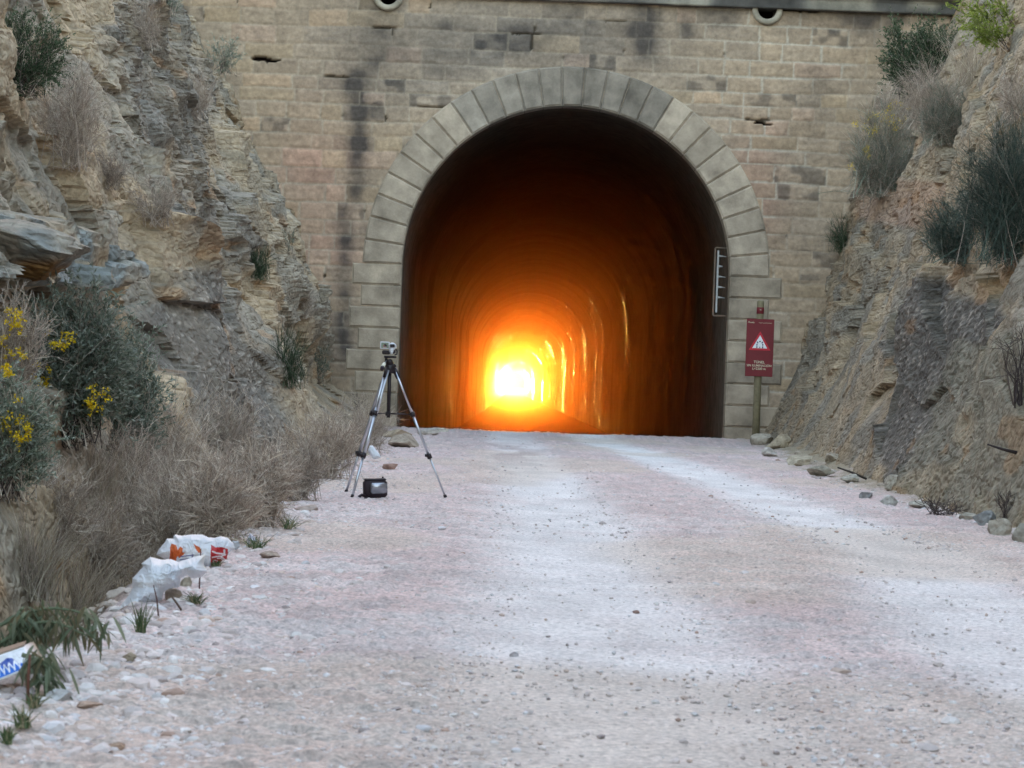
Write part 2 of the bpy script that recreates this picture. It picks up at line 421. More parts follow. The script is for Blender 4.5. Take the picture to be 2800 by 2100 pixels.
pr = np.array(pr); sarr = np.linspace(0, tot, npf)
ys = [D0+0.34]
while ys[-1] < D0+LEN: ys.append(ys[-1]+max(0.04, (ys[-1])*0.0011))
ys = np.array(ys); YY, SS = np.meshgrid(ys, sarr, indexing='ij')
rad = R+0.015+0*YY
rad += fbm(YY*0.35, SS*0.5, 4, 5)*0.003*sst(45, 90, YY)+fbm(YY*1.6, SS*0.25, 3, 6)*0.0006
g2 = np.random.default_rng(12)
for yk in np.concatenate([g2.uniform(42, 75, 9), g2.uniform(75, 165, 26), 1/g2.uniform(1/500, 1/160, 12)]):
    wd = .00013*yk*yk*g2.uniform(.3, .8); amp = min(.05, wd*g2.uniform(.03, .07))*(.3+.7*sst(60, 95, np.array(float(yk))))*sst(.34, .5, vn(YY*0+yk, SS*0.55, None, int(yk*7)))
    rad -= amp*np.exp(-((YY-yk-fbm(SS*.6, SS*0+yk, 2, 3)*0.25)/wd)**2)
rad -= (vn(YY*4.5, SS*0.08, None, 64)-.5)*.005*sst(.5, .7, vn(YY*.3, SS*.5, None, 65))*sst(80, 50, YY)

X = rad*pr[None, :, 0]; ZZ = pr[None, :, 2]+rad*pr[None, :, 1]-(YY-D0)*GRADE
V = np.stack([X, YY-D0, ZZ], -1).reshape(-1, 3)
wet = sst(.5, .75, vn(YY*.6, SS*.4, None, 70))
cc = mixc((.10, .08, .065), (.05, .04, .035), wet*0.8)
cc = mixc((.15, .125, .10), cc, sst(D0+0.3, D0+6, YY+fbm(YY, SS, 3, 4)))     # cleaner stone near the mouth, colour lightened further in to show skylight
cc = mixc(cc, (.03, .028, .024), 0.8*sst(3.6, 1.5, np.abs(SS-tot/2))*sst(38, 40, YY))   # crown colour darkened to take down skylight
mk("tunnel_lining", V, gridf(len(ys), npf)[:, ::-1], M_tunnel, portal, cc.reshape(-1, 3))
# tunnel floor
fx = np.linspace(-2.6, 2.6, 50); fy = ys[::2]; FY, FX = np.meshgrid(fy, fx, indexing='ij')
V = np.stack([FX+UC, FY, -0.05-0.6*sst(D0+.3, D0+5, FY)-(FY-D0)*GRADE+fbm(FY*.8, FX*2, 4, 8)*0.03], -1).reshape(-1, 3)
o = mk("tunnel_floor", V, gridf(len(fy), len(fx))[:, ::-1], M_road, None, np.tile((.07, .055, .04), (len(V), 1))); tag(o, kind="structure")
# haze volume added in the bore, standing in for lens glare
p = bore_prof(R-0.06, -0.85, 32, 4); y0, y1 = 0.05, LEN-0.5; v = [(a, y0, b) for a, b in p]+[(a, y1, b) for a, b in p]; n = len(p)
f = [(i, (i+1) % n, n+(i+1) % n, n+i) for i in range(n)]+[tuple(range(n))[::-1], tuple(range(n, 2*n))]
mv = bpy.data.materials.new("glow_haze"); mv.use_nodes = True; N = mv.node_tree.nodes; N.remove(N["Principled BSDF"])
outm = N["Material Output"]; add = N.new("ShaderNodeAddShader")
for k, (g, dens, colr) in enumerate(((0.990, 0.00012, (1.0, .95, .7)), (0.955, 0.00013, (1.0, .75, .06)), (0.78, 0.0015, (1.0, .11, .01)))):
    vs = N.new("ShaderNodeVolumeScatter"); vs.inputs["Anisotropy"].default_value = g; vs.inputs["Density"].default_value = dens
    vs.inputs["Color"].default_value = (*colr, 1)
    if k < 2: mv.node_tree.links.new(vs.outputs[0], add.inputs[k])
    else:
        add2 = N.new("ShaderNodeAddShader"); mv.node_tree.links.new(add.outputs[0], add2.inputs[0]); mv.node_tree.links.new(vs.outputs[0], add2.inputs[1])
mv.node_tree.links.new(add2.outputs[0], outm.inputs["Volume"])
o = mk("haze", [(a+UC, b+D0, c-b*GRADE) for a, b, c in v], f, mv, None, None, False); tag(o, kind="stuff", label="added haze volume giving the tunnel bore its orange glow")

# ------------------------------------------------------------------ hill over the tunnel, wide ground
hx = np.array([-400, -200, -90, -40, -20, -12, -8, -4, -2.3, UC, 3.8, 6, 10, 14, 22, 42, 90, 200, 400.]); hy = np.array([D0+0.3, 41, 44, 50, 60, 90, 160, 250, 320, D0+LEN-1])
HY, HX = np.meshgrid(hy, hx, indexing='ij')
HZ = 7.0+24*sst(D0, 95, HY)+fbm(HX/30, HY/25, 3, 2)*3*sst(D0, 60, HY)
V = np.stack([HX, HY, HZ], -1).reshape(-1, 3); nh = len(hx)
F4 = [tuple(q) for q in gridf(len(hy), nh)]; v = V.tolist(); last = (len(hy)-1)*nh
yb = D0+LEN-1; cols = []
for x in (-400, UC-2.7, UC+2.7, 400): cols.append(x)
b = len(v); v += [(-400, yb, -5), (UC-2.75, yb, -5), (UC-2.75, yb, 3.8), (UC+2.75, yb, 3.8), (UC+2.75, yb, -5), (400, yb, -5), (-400, yb, 3.8), (400, yb, 3.8), (-400, yb, 38), (400, yb, 38)]
F4 += [(b, b+1, b+2, b+6), (b+4, b+5, b+7, b+3), (b+6, b+7, b+9, b+8)]
M_hill = mat("hill_scrub", (.12, .13, .07), rough=0.95, bump=0.3, bscale=1.5, var=0.4, vscale=.6)
o = mk("hill", v, F4, M_hill, None, None, True); tag(o, kind="structure")
bx, by = np.meshgrid(np.linspace(-120, 120, 60), np.linspace(-44, -110, 20)); bz = -1+17*sst(-44, -62, by)+fbm(bx/14, by/12, 4, 3)*3
o = mk("horizon_blocker", np.stack([bx, by, bz], -1).reshape(-1, 3), gridf(20, 60), M_hill, None, None, True); tag(o, kind="structure")  # unseen hill added behind the camera to cut low skylight on the wall
gx = 3000; o = mk("ground", [(-gx, -gx, -3.5), (gx, -gx, -3.5), (gx, gx, -3.5), (-gx, gx, -3.5)], [(0, 1, 2, 3)], M_earth); tag(o, kind="structure")

# ------------------------------------------------------------------ road
def xl(Y): return np.interp(Y, [2, 6.2, 8, 12, 16.5, 30, 38], [-1.12, -1.16, -1.12, -1.3, -1.42, -1.5, -1.62])
def xr(Y): return np.interp(Y, [2, 14.4, 21.5, 28, 34.5, 38], [3.0, 2.95, 2.82, 3.0, 3.4, 3.55])
def road_z(x, Y):
    e = fbm(Y*1.3, x*1.3, 3, 40)*0.10
    ditch = 1-sst(25, 33, Y)
    z = -0.50*sst(0.0, 0.75, xl(Y)+e-x)*ditch
    z = z+0.45*sst(0.1, 1.6, xl(Y)+e-x)*(1-ditch)
    z = z+0.35*sst(0.0, 1.4, x-xr(Y)+e)
    z = z+0.065*np.exp(-((Y-37.9)/0.8)**2)+fbm(Y*.5, x*1.5, 3, 44)*0.012
    return z
def tracks(x, Y):
    c1 = np.interp(Y, [5, 6.4, 9.8, 21.5, 29, 38], [.36, .31, .31, .27, .12, 0])+fbm(Y*.35, x*0, 2, 3)*0.05; c2 = np.interp(Y, [4, 8.6, 12.4, 20, 31, 38], [1.45, 1.6, 1.95, 1.86, 1.5, 1.15])
    a = np.exp(-((x-c1)/np.interp(Y, [5, 10, 25], [.50, .42, .34]))**4)*np.interp(Y, [4, 22, 30], [1, 1, .7]); b = np.exp(-((x-c2)/0.36)**4)
    c = np.exp(-((x-1.15)/.55)**4)*sst(8.5, 6, Y)*.5
    return np.clip(np.maximum(np.maximum(a, b), c), 0, 1)
inv = np.linspace(1/3.2, 1/39.6, 950); ry = np.concatenate([np.arange(-60, -12, 2.0), np.arange(-12, 3.1, .3), 1/inv])
q = np.linspace(0, 1, 760); YR, QQ = np.meshgrid(ry, q, indexing='ij')
XR = -3.3+QQ*8.9
z = road_z(XR, YR)
tr = tracks(XR, YR)*(.72+.28*sst(.15, .5, vn(YR*1.2, XR*5, None, 8)+.12))
f1, gp, cid, ox, oy = worley(YR*26, XR*26, 4)
g1, gq, cid2, _, _ = worley(YR*11+3, XR*11, 9)
rough = 1-tr*0.85
z = z+(np.sqrt(np.clip(.5-f1*f1, 0, 1))*0.012*(cid > .35)+np.sqrt(np.clip(.35-g1*g1, 0, 1))*0.022*(cid2 > .7))*rough*sst(2, 4, YR)
z = z-tr*.012
V = np.stack([XR, YR, z], -1)
c = mixc((.55, .425, .405), (.69, .56, .535), cid)
c = mixc(c, (.50, .455, .44), (cid2 > .75)*.5)
c = mixc(c, (.80, .775, .765), tr*0.92)
stk = sst(.45, .75, vn(YR*7, XR*1.6, None, 23)*.6+vn(YR*16, XR*5, None, 24)*.4); c = mixc(c, (.56, .49, .47), stk*(.10+.12*tr)*sst(30, 8, YR))
stk = sst(.45, .8, vn(YR*5+9, XR*1.2, None, 25)); c = mixc(c, (.80, .77, .75), stk*.35*sst(30, 8, YR))
warm = sst(.5, .75, vn(YR*.5, XR*1.1, None, 19)); c = mixc(c, (.60, .50, .41), warm*.5)
red = np.exp(-((XR+0.1)/.55)**2-((YR-29)/4)**2)*sst(.4, .6, vn(YR*1.5, XR*3, None, 6)); c = mixc(c, (.42, .30, .28), red*.6)
c = c*(0.9+0.2*vn(YR*2.2, XR*5, None, 3)[..., None])
c = c*1.04
side = sst(0.02, 0.28, xl(YR)-XR+fbm(YR*3, XR*3, 3, 9)*.2); c = mixc(c, mixc((.20, .155, .11), (.13, .105, .08), vn(YR*5, XR*5, None, 1)), side)
side = sst(-0.1, 0.35, XR-xr(YR)+fbm(YR*3, XR*3, 3, 12)*.25); c = mixc(c, (.33, .28, .20), side)
M0 = mk("gravel_road", V.reshape(-1, 3), gridf(len(ry), len(q))[:, ::-1], M_road, None, c.reshape(-1, 3)); tag(M0, kind="structure")
road = M0

# ------------------------------------------------------------------ rock cuttings on both sides
ZL = [-1.3, -.6, 0, .14, .66, 1.2, 2.03, 3.77, 6.37, 9.5]
XLf = [-1.7, -1.75, -1.85, -1.98, -2.72, -2.85, -2.98, -3.87, -5.3, -7.2]     # at the wall
XLn = [-1.9, -2.05, -2.2, -2.28, -2.55, -2.72, -3.05, -3.85, -5.25, -7.1]   # nearer
XRf = [3.55, 3.6, 3.7, 3.82, 4.08, 4.3, 4.6, 5.05, 6.4, 8.3]
XRn = [2.85, 2.9, 3.0, 3.06, 3.24, 3.42, 3.75, 4.65, 5.9, 7.8]
def cliff(side):
    inv = np.linspace(1/8.5, 1/39.1, 900); ry = np.concatenate([np.arange(-60, -12, 2.0), np.arange(-12, 8.4, .35), 1/inv])
    rz = np.concatenate([np.arange(-1.0, 7.9, 0.021), [8.1, 8.4, 8.8, 9.4, 9.8, 10.2, 10.5, 10.6]])
    Y, Zc = np.meshgrid(ry, rz, indexing='ij')
    far = np.interp(Zc, ZL, XLf if side < 0 else XRf); near = np.interp(Zc, ZL, XLn if side < 0 else XRn)
    t = sst(27, 37.5, Y) if side < 0 else sst(17, 37, Y)
    x = near*(1-t)+far*t
    out = -side                                                # towards the track
    keep = 1-0.55*sst(34, 38.7, Y); up = sst(-.3, .8, Zc) if side < 0 else sst(-.4, 1.9, Zc+fbm(Y*.5, Zc, 3, 8)*.8)
    sx = Y*0.9+Zc*0.55*(-side); sz = Zc-Y*0.10
    d = fbm(Y/3.2+side*7, Zc/2.4, 4, 100+side)*(0.55 if side < 0 else .36)*keep*up
    f1, gp, cid, ox, oy = worley(sx*0.9+fbm(Y, Zc, 3, 1)*.3, sz*1.5, 31+side)
    d += (cid-.5)*0.26*keep*up+(ox*.16+oy*.22)*up*(cid-.3)
    f1b, gpb, cidb, oxb, oyb = worley(sx*2.3+fbm(Y*2, Zc*2, 3, 4)*.4, sz*3.1, 57+side)
    px, py = proj(x, np.maximum(Y, 3), Zc)
    if side < 0:
        grey_z = soft(px, py, [(290, -100), (460, -100), (560, 260), (620, 480), (710, 760), (660, 920), (520, 780), (430, 600), (350, 380), (270, 100)], 45, 2)
        cong = soft(px, py, [(470, 730), (590, 710), (680, 860), (760, 1060), (810, 1300), (640, 1500), (560, 1200), (480, 1000)], 25, 7)
        ledge = soft(px, py, [(-200, 560), (230, 620), (270, 740), (250, 800), (-200, 760)], 20, 9)
        rub = soft(px, py, [(840, 1040), (960, 1060), (1200, 1180), (1100, 1400), (700, 1400)], 30, 11)
    else:
        grey_z = soft(px, py, [(2480, 780), (2600, 740), (2690, 830), (2640, 1100), (2600, 1260), (2420, 1330), (2400, 1100), (2450, 900)], 40, 3)
        cong = grey_z
        ledge = np.zeros_like(px); rub = soft(px, py, [(2100, 1100), (2500, 1150), (2900, 1300), (2900, 1600), (2000, 1300)], 40, 4)
    blocky = (1-0.9*cong-0.6*rub)*(.6 if side < 0 else .42)
    d += ((cidb-.5)*0.09-0.035*(1-sst(0, .10, gpb)))*blocky*up*(1-.4*grey_z)
    d += (oxb*(cid*2-1)*.11+oyb*(.03+.12*cidb))*blocky*up*.7
    strk = .012 if side < 0 else .004; strat = fbm(Y*0.7+3, Zc*6.5-Y*.5, 4, 71)
    d += np.sign(strat)*np.abs(strat)**.7*strk*2*blocky*(1-.4*keep*grey_z)*up
    sl = ridg(sx*2.4+Zc*.9, sz*.7, 4, 83); d += sl*0.10*grey_z*(1-.8*cong)*up
    d += fbm(Y*7, Zc*9, 4, 91, .6)*0.018*up
    d += ridg(Y*4, Zc*7, 4, 95)*0.018*blocky
    f1c, gpc, cidc, _, _ = worley(Y*11, Zc*22, 77)
    d += np.sqrt(np.clip(.45-f1c*f1c, 0, 1))*0.022*np.clip(cong+rub*.9+.2, 0, 1)*(cidc > .3)
    f1d, gpd, cidd, oxd, oyd = worley(sx*6+fbm(Y*5, Zc*5, 2, 6)*.3, sz*6.5, 87)
    d += ((cidd-.5)*.03+oxd*(cidb-.5)*.06+oyd*.03*cid-.012*(1-sst(0, .08, gpd)))*blocky*up
    d += ledge*0.32
    d *= sst(9.6, 8.2, Zc)
    # shadow pockets under overhanging blocks
    pk = (cidb > .90)*(1-sst(.16, .34, np.hypot(oxb*.7, oyb)))*blocky; d -= pk*0.20*up
    x = x+out*d
    if side < 0: x = np.minimum(x, -1.75+0.4*sst(30, 37, Y))
    x = np.where(Zc > 10.55, x+side*400, x); x = np.where(Zc > 10.25, x+side*4, x)
    # rock colour
    c = mixc((.345, .275, .19), (.30, .262, .205), vn(Y*.8, Zc*1.4, None, 5))
    c = mixc(c, (.39, .32, .235), sst(.5, .8, vn(Y*2.5+8, Zc*6, None, 6))*.6)
    c = mixc(c, (.235, .225, .20), sst(.45, .75, vn(Y*1.6+5, Zc*2.3, None, 16))*.75)
    c = mixc(c, (.15, .147, .14), np.clip(grey_z*(.5+.5*vn(sx*3, sz*2, None, 66)), 0, 1)*.9)
    c = mixc(c, (.125, .122, .118), np.clip(cong, 0, 1)*.75)
    c = mixc(c, (.36, .34, .31), cong*(cidc > .72)*(f1c < .33)*.8)
    c = mixc(c, (.20, .225, .23), ledge*sst(.3, .6, vn(Y*3, Zc*4, None, 3)))
    if side > 0:
        c = mixc(c, (.25, .24, .19), soft(px, py, [(2600, 950), (2900, 900), (2900, 1450), (2400, 1400)], 40, 14)*.6)
        c = mixc(c, (.36, .23, .17), soft(px, py, [(2380, 470), (2560, 500), (2520, 620), (2340, 600)], 40, 24)*.5)
    c = mixc(c, (.36, .19, .07), np.clip(pk*sst(.7, .8, cidc+.1*0+vn(Y*2, Zc*2, None, 33)*.4)+sst(.83, .9, vn(Y*2.2, Zc*5, None, 99))*.5, 0, 1)*.6)
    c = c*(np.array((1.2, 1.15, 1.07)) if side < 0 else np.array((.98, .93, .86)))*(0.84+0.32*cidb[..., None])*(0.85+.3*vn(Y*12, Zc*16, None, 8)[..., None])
    V = np.stack([x, Y, Zc], -1).reshape(-1, 3)
    fa = gridf(len(ry), len(rz)); fa = fa if side < 0 else fa[:, ::-1]
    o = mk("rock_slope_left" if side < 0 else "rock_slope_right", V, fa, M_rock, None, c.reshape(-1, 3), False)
    tag(o, kind="structure"); return o
left = cliff(-1); right = cliff(1)
bpy.context.view_layer.update()
#PART2
CAM = Vector((0, 0, CH))
def hit(px, py, objs=(left, right, road)):
    d = Vector(px_dir(px, py)); d.normalize(); best = None
    for o in objs:
        ok, loc, nor, _ = o.ray_cast(CAM, d)
        if ok and (best is None or loc.y < best.y): best = loc.copy()
    return best if best is not None else Vector(P(px, py, 30))

# ------------------------------------------------------------------ loose gravel and stones
def ico(sub):
    import bmesh
    bm = bmesh.new(); bmesh.ops.create_icosphere(bm, subdivisions=sub, radius=1.0)
    v = np.array([q.co[:] for q in bm.verts]); f = np.array([[a.index for a in q.verts] for q in bm.faces]); bm.free(); return v, f
def angular(v, rg, n=9, lo=.55, hi=.9):
    v = v.copy()
    for _ in range(n):
        a = rg.normal(size=3); a /= np.linalg.norm(a); c = rg.uniform(lo, hi)
        e = np.maximum(0, v@a-c); v -= e[:, None]*a
    return v
gr = np.random.default_rng(21)
def scatter(name, n, y0, y1, smin, smax, sub, dens, label, seed, zfun=road_z):
    rg = np.random.default_rng(seed); v0, f0 = ico(sub); shapes = [angular(v0, rg) for _ in range(12)]
    Y = 1/rg.uniform(1/y1, 1/y0, n*4); X = rg.uniform(-.235, .235, n*4)*Y
    keep = rg.uniform(0, 1, n*4) < dens(X, Y); X = X[keep][:n]; Y = Y[keep][:n]; n = len(X)
    s = smin*(smax/smin)**(rg.uniform(0, 1, n)**2.2)
    e = np.clip(1-(X-xl(Y))/.7, 0, 1); s *= 1+e*.6*rg.uniform(0, 1, n)
    Z = zfun(X, Y)+s*0.15-tracks(X, Y)*.008
    ang = rg.uniform(0, 6.28, n); ca, sa = np.cos(ang), np.sin(ang); ax = rg.uniform(.7, 1.3, (n, 2)); az = rg.uniform(.45, .8, n)
    idx = rg.integers(0, 12, n); B = np.array(shapes)[idx]*s[:, None, None]
    B = B*np.stack([ax[:, 0], ax[:, 1], az], -1)[:, None, :]
    V = np.stack([B[..., 0]*ca[:, None]-B[..., 1]*sa[:, None]+X[:, None], B[..., 0]*sa[:, None]+B[..., 1]*ca[:, None]+Y[:, None], B[..., 2]+Z[:, None]], -1)
    pal = np.array([(.60, .52, .49), (.64, .57, .545), (.54, .47, .45), (.70, .66, .64), (.58, .46, .40), (.62, .60, .61), (.36, .31, .30), (.45, .32, .26)])
    c = pal[rg.choice(8, n, p=[.24, .2, .2, .14, .07, .09, .04, .02])]*rg.uniform(.85, 1.12, (n, 1))
    soil = np.clip(np.maximum(xl(Y)-X, X-xr(Y))/.3, 0, 1); c = mixc(c, (.31, .26, .19), soil*.8)
    Fa = (f0[None]+(np.arange(n)*len(v0))[:, None, None]).reshape(-1, 3)
    o = mk(name, V.reshape(-1, 3), Fa, M_peb, None, np.repeat(c, len(v0), 0), False); tag(o, kind="stuff", label=label); return o
def dn(X, Y):
    d = 0.03+0.9*(1-tracks(X, Y)); d = d*(.35+.9*vn(Y*.9, X*3, None, 5)); e = np.exp(-((X-xl(Y)-.1)/.5)**2)
    d = np.clip(d*.5+e, 0, 1); return d*((X > xl(Y)-.45) & (X < xr(Y)+.2))
def dn2(X, Y):
    d = np.exp(-((X-xl(Y))/.35)**2)+.8*np.exp(-((X-xr(Y)-.3)/.4)**2)+.035*(1-tracks(X, Y)); return np.clip(d, 0, 1)
scatter("gravel", 42000, 4.9, 14, .003, .012, 1, dn, "pinkish crushed gravel strewn over the track", 3)
scatter("fine_gravel", 20000, 13, 37.5, .006, .017, 1, dn, "pinkish gravel along the far stretch of the track", 4)
scatter("coarse_gravel", 3600, 5, 37.5, .010, .028, 2, dn2, "coarse broken stones along the track edges", 5)
def dn3(X, Y): return np.clip(.05+.5*sst(.5, .7, vn(Y*.6, X*2, None, 51)), 0, 1)*((X > xl(Y)+.1) & (X < xr(Y)))
scatter("loose_pebbles", 800, 5, 33, .005, .010, 2, dn3, "darker single pebbles lying on the pale wheel tracks", 6)

def dn4(X, Y): return ((X > xr(Y)-.08) & (X < xr(Y)+.75))*1.0+((X < xl(Y)+.05) & (X > xl(Y)-.6) & (Y > 27))*.8
scatter("rubble", 2200, 13, 37.8, .012, .042, 2, dn4, "tan rubble fallen at the foot of the rock slopes", 8)
def rock(px, py, wpx, hpx, tone, label, group=None, seed=0, cat="rock", name="rock", sink=.45, depth=.8, objs=(left, right, road)):
    rg = np.random.default_rng(seed+100); b = hit(px, py, objs); d = b.y; v0, f0 = ico(4)
    v = angular(v0, rg, 10, .45, .78); w, h = wpx*d/F/1.5, hpx*d/F/1.5
    n = fbm(v[:, 0]*3+seed, v[:, 1]*3+v[:, 2]*2, 4, seed)*.06+fbm(v[:, 0]*9+seed, v[:, 1]*9+v[:, 2]*7, 3, seed)*.02
    v = v*(1+n[:, None])*np.array([w, w*depth, h]); v[:, 2] += h*(1-sink)*.75
    c = np.array(tone)*(.85+.3*vn(v[:, 0]/w*3, v[:, 2]/h*3+v[:, 1]/w*2, None, seed))[:, None]
    o = mk(name, v, f0, M_rock, None, c, False); o.location = b; o.rotation_euler = (0, 0, rg.uniform(-.5, .5))
    tag(o, label, cat, group); return o
TN, PL, GY, RS = (.36, .30, .215), (.50, .45, .40), (.28, .28, .27), (.40, .28, .19)
rock(2726, 1462, 62, 60, (.44, .40, .33), "squarish pale boulder at the right road edge below the twigs", seed=1)
rock(2790, 1482, 40, 55, (.40, .37, .31), "pale boulder cut by the right frame edge, next to the squarish one", seed=2)
rock(2690, 1432, 60, 45, GY, "grey boulder behind the squarish pale one", seed=3)
rock(2090, 1215, 62, 44, (.42, .37, .30), "large pale rock at the foot of the red sign post", seed=4)
rock(2135, 1225, 60, 44, TN, "tan rock just right of the one at the sign post foot", seed=5)
rock(2108, 1248, 44, 28, PL, "small pinkish rock in front of the rocks at the sign post", seed=6)
rock(2190, 1272, 74, 34, (.47, .41, .31), "flat pale slab lying on the right verge", seed=7)
rock(2245, 1300, 64, 34, (.33, .30, .24), "brownish rock right of the flat pale slab", seed=8)
rock(2330, 1320, 48, 30, (.45, .42, .36), "pale lump of stone in the middle of the right verge", seed=9)
rock(2370, 1362, 36, 22, (.25, .24, .23), "small dark stone at the road edge under the slope", seed=10)
rock(2430, 1378, 40, 26, (.45, .43, .39), "pale stone left of the fallen twigs", seed=11)
rock(2520, 1388, 60, 22, (.43, .40, .34), "long flat stone beside the fallen twigs", seed=12)
rock(2650, 1420, 44, 26, (.40, .37, .31), "small tan stone left of the grey boulder", seed=13)
rock(2275, 1262, 60, 40, (.36, .31, .24), "tan rubble block above the right verge", seed=14)
rock(2440, 1330, 50, 34, (.40, .36, .29), "tan rubble block on the slope foot behind the twigs", seed=15)
rock(1085, 1196, 66, 34, (.42, .34, .25), "flat tan rock at the left tunnel corner", seed=16)
rock(1105, 1222, 90, 40, (.40, .33, .26), "broad tan slab below the left tunnel corner", seed=17)
rock(1170, 1188, 44, 20, PL, "pale stone heap on the track lip left of the tunnel mouth", seed=18)
rock(1200, 1180, 52, 16, (.50, .46, .40), "low pale stone on the track lip at the tunnel mouth", seed=19)
rock(1066, 1282, 36, 22, (.38, .25, .2), "reddish stone on the left track edge behind the tripod", seed=20)
rock(508, 1603, 34, 34, (.38, .34, .27), "rounded tan stone beside the white bag", seed=21)
rock(468, 1645, 48, 40, (.40, .35, .29), "tan stone holding down the white bag edge", seed=22)
rock(352, 1808, 44, 32, (.36, .30, .22), "angular tan stone at the gravel edge below the white bag", seed=23)
rock(318, 2052, 52, 26, (.44, .31, .23), "reddish flat stone in the near gravel", seed=24)
rock(188, 1862, 74, 38, (.52, .46, .44), "largest pinkish stone in the gravel under the cut leaves", seed=25)
rock(235, 1935, 70, 28, (.45, .33, .26), "brown elongated stone in the near gravel", seed=26)
rock(160, 1915, 62, 34, (.50, .50, .50), "greyish stone in the near gravel", seed=27)
rock(1740, 1678, 17, 12, (.30, .20, .17), "dark red pebble alone on the pale wheel track", seed=28, cat="stone", name="stone")
rock(1408, 1795, 24, 15, (.44, .41, .42), "grey lump of stone left of the pale wheel track", seed=29, cat="stone", name="stone")
rock(740, 1525, 50, 20, (.42, .33, .27), "brown flat stone by the small foil wrapper", seed=30)
rock(845, 1398, 60, 26, (.45, .36, .31), "pinkish stone on the left edge above the small foil", seed=31)
rock(990, 1250, 30, 24, (.38, .32, .25), "stone beside the white bag behind the tripod", seed=32)
# big sandstone ledge jutting from the left slope
def ledge():
    rg = np.random.default_rng(5); b = hit(60, 715); d = b.y-0.25; s = d/F
    v0, f0 = ico(5); v = angular(v0, rg, 16, .55, .9)
    n = fbm(v[:, 0]*2, v[:, 2]*4+v[:, 1], 4, 3)*.08+fbm(v[:, 0]*4, v[:, 2]*18, 4, 8)*.05
    v = v*(1+n[:, None])*np.array([260*s, .55, 105*s]); v[:, 2] += -0.12*v[:, 0]
    under = sst(-.1, -.5, v[:, 2]/(105*s)+fbm(v[:, 0]*3, v[:, 1]*3, 3, 3)*.2)
    c = mixc(mixc((.24, .25, .235), (.31, .28, .23), sst(.4, .7, vn(v[:, 0]*5, v[:, 2]*14, None, 5))), (.24, .13, .05), under)
    o = mk("sandstone_ledge", v, f0, M_rock, None, c, False); o.location = Vector(P(30, 690, d+.25)); tag(o, "grey sandstone ledge with a rusty underside jutting from the left slope", "rock ledge")
ledge()

# ------------------------------------------------------------------ plants
def bezier(b, m, e, n):
    t = np.linspace(0, 1, n)[None, :, None]; return b[:, None]*(1-t)**2+2*m[:, None]*t*(1-t)+e[:, None]*t*t
def tubes(p, r0, r1, rg):
    n, m, _ = p.shape; d = p[:, -1]-p[:, 0]; d /= np.linalg.norm(d, axis=1)[:, None]+1e-9
    a = np.cross(d, rg.normal(size=(n, 3))); a /= np.linalg.norm(a, axis=1)[:, None]+1e-9; b = np.cross(d, a)
    r = (np.linspace(1, 0, m)[None]*(np.asarray(r0)*np.ones(n))[:, None]+np.linspace(0, 1, m)[None]*(np.asarray(r1)*np.ones(n))[:, None])[..., None]
    V = np.stack([p+(a[:, None]*math.cos(t)+b[:, None]*math.sin(t))*r for t in (0, 2.094, 4.189)], 2)   # n,m,3,3
    i = np.arange(n*m*3).reshape(n, m, 3)
    F_ = [np.stack([i[:, :-1, k], i[:, :-1, (k+1) % 3], i[:, 1:, (k+1) % 3], i[:, 1:, k]], -1).reshape(-1, 4) for k in range(3)]
    return V.reshape(-1, 3), np.concatenate(F_), np.repeat(np.arange(n), m*3)
def pick(rg, pal, n, var=.2):
    pal = np.array(pal); return pal[rg.integers(0, len(pal), n)]*rg.uniform(1-var, 1+var, (n, 1))
def blades(p, d, ln, wd, rg, curl=0.0):
    n = len(p); d = d/(np.linalg.norm(d, axis=1)[:, None]+1e-9); s = np.cross(d, rg.normal(size=(n, 3))); s /= np.linalg.norm(s, axis=1)[:, None]+1e-9
    nn = np.cross(d, s); ln = (ln*np.ones(n))[:, None]; wd = (wd*np.ones(n))[:, None]
    mid = p+d*ln*.5; tip = p+d*ln+nn*ln*curl
    V = np.stack([p, mid+s*wd*.5, tip, mid-s*wd*.5], 1); i = np.arange(n*4).reshape(n, 4)
    return V.reshape(-1, 3), i, np.repeat(np.arange(n), 4)
def stems(rg, n, w, h, lean, segs=6, base=.12, flat=.6, low=0.0):
    u = rg.normal(size=(n, 3)); u /= np.linalg.norm(u, axis=1)[:, None]; u *= rg.uniform(.55, 1.0, (n, 1))
    e = u*np.array([w/2, w/2*flat, h*.5])+np.array([lean[0], lean[1], h*.52]); e[:, 2] = np.maximum(e[:, 2], low*h)
    b = rg.normal(size=(n, 3))*np.array([w*base, w*base*flat, h*.02]); m = b+(e-b)*.5; m[:, 2] += np.abs(e[:, 2])*.22
    m += rg.normal(size=(n, 3))*h*.07; p = bezier(b, m, e, segs)
    p[:, 1:-1] += rg.normal(size=(n, segs-2, 3))*h*.012; return p
def subs(rg, P_, n, ln, spread, segs=4, t0=.3):
    k = rg.integers(0, len(P_), n); m = P_.shape[1]; t = rg.uniform(t0, .98, n)*(m-1); i = np.minimum(t.astype(int), m-2); fr = (t-i)[:, None]
    b = P_[k, i]*(1-fr)+P_[k, i+1]*fr; d = P_[k, i+1]-P_[k, i]; d /= np.linalg.norm(d, axis=1)[:, None]+1e-9
    d = d+rg.normal(size=(n, 3))*spread; d /= np.linalg.norm(d, axis=1)[:, None]; L_ = ln*rg.uniform(.4, 1.2, (n, 1))
    mid = b+d*L_*.5; d2 = d+rg.normal(size=(n, 3))*spread*.5; e = mid+d2*L_*.5; return bezier(b, mid, e, segs)
GREYT = [(.33, .27, .225), (.42, .355, .295), (.25, .20, .165), (.50, .43, .35)]
DKT = [(.07, .055, .05), (.10, .08, .07), (.05, .04, .04)]
STRAW = [(.38, .33, .24), (.46, .41, .32), (.32, .27, .20)]
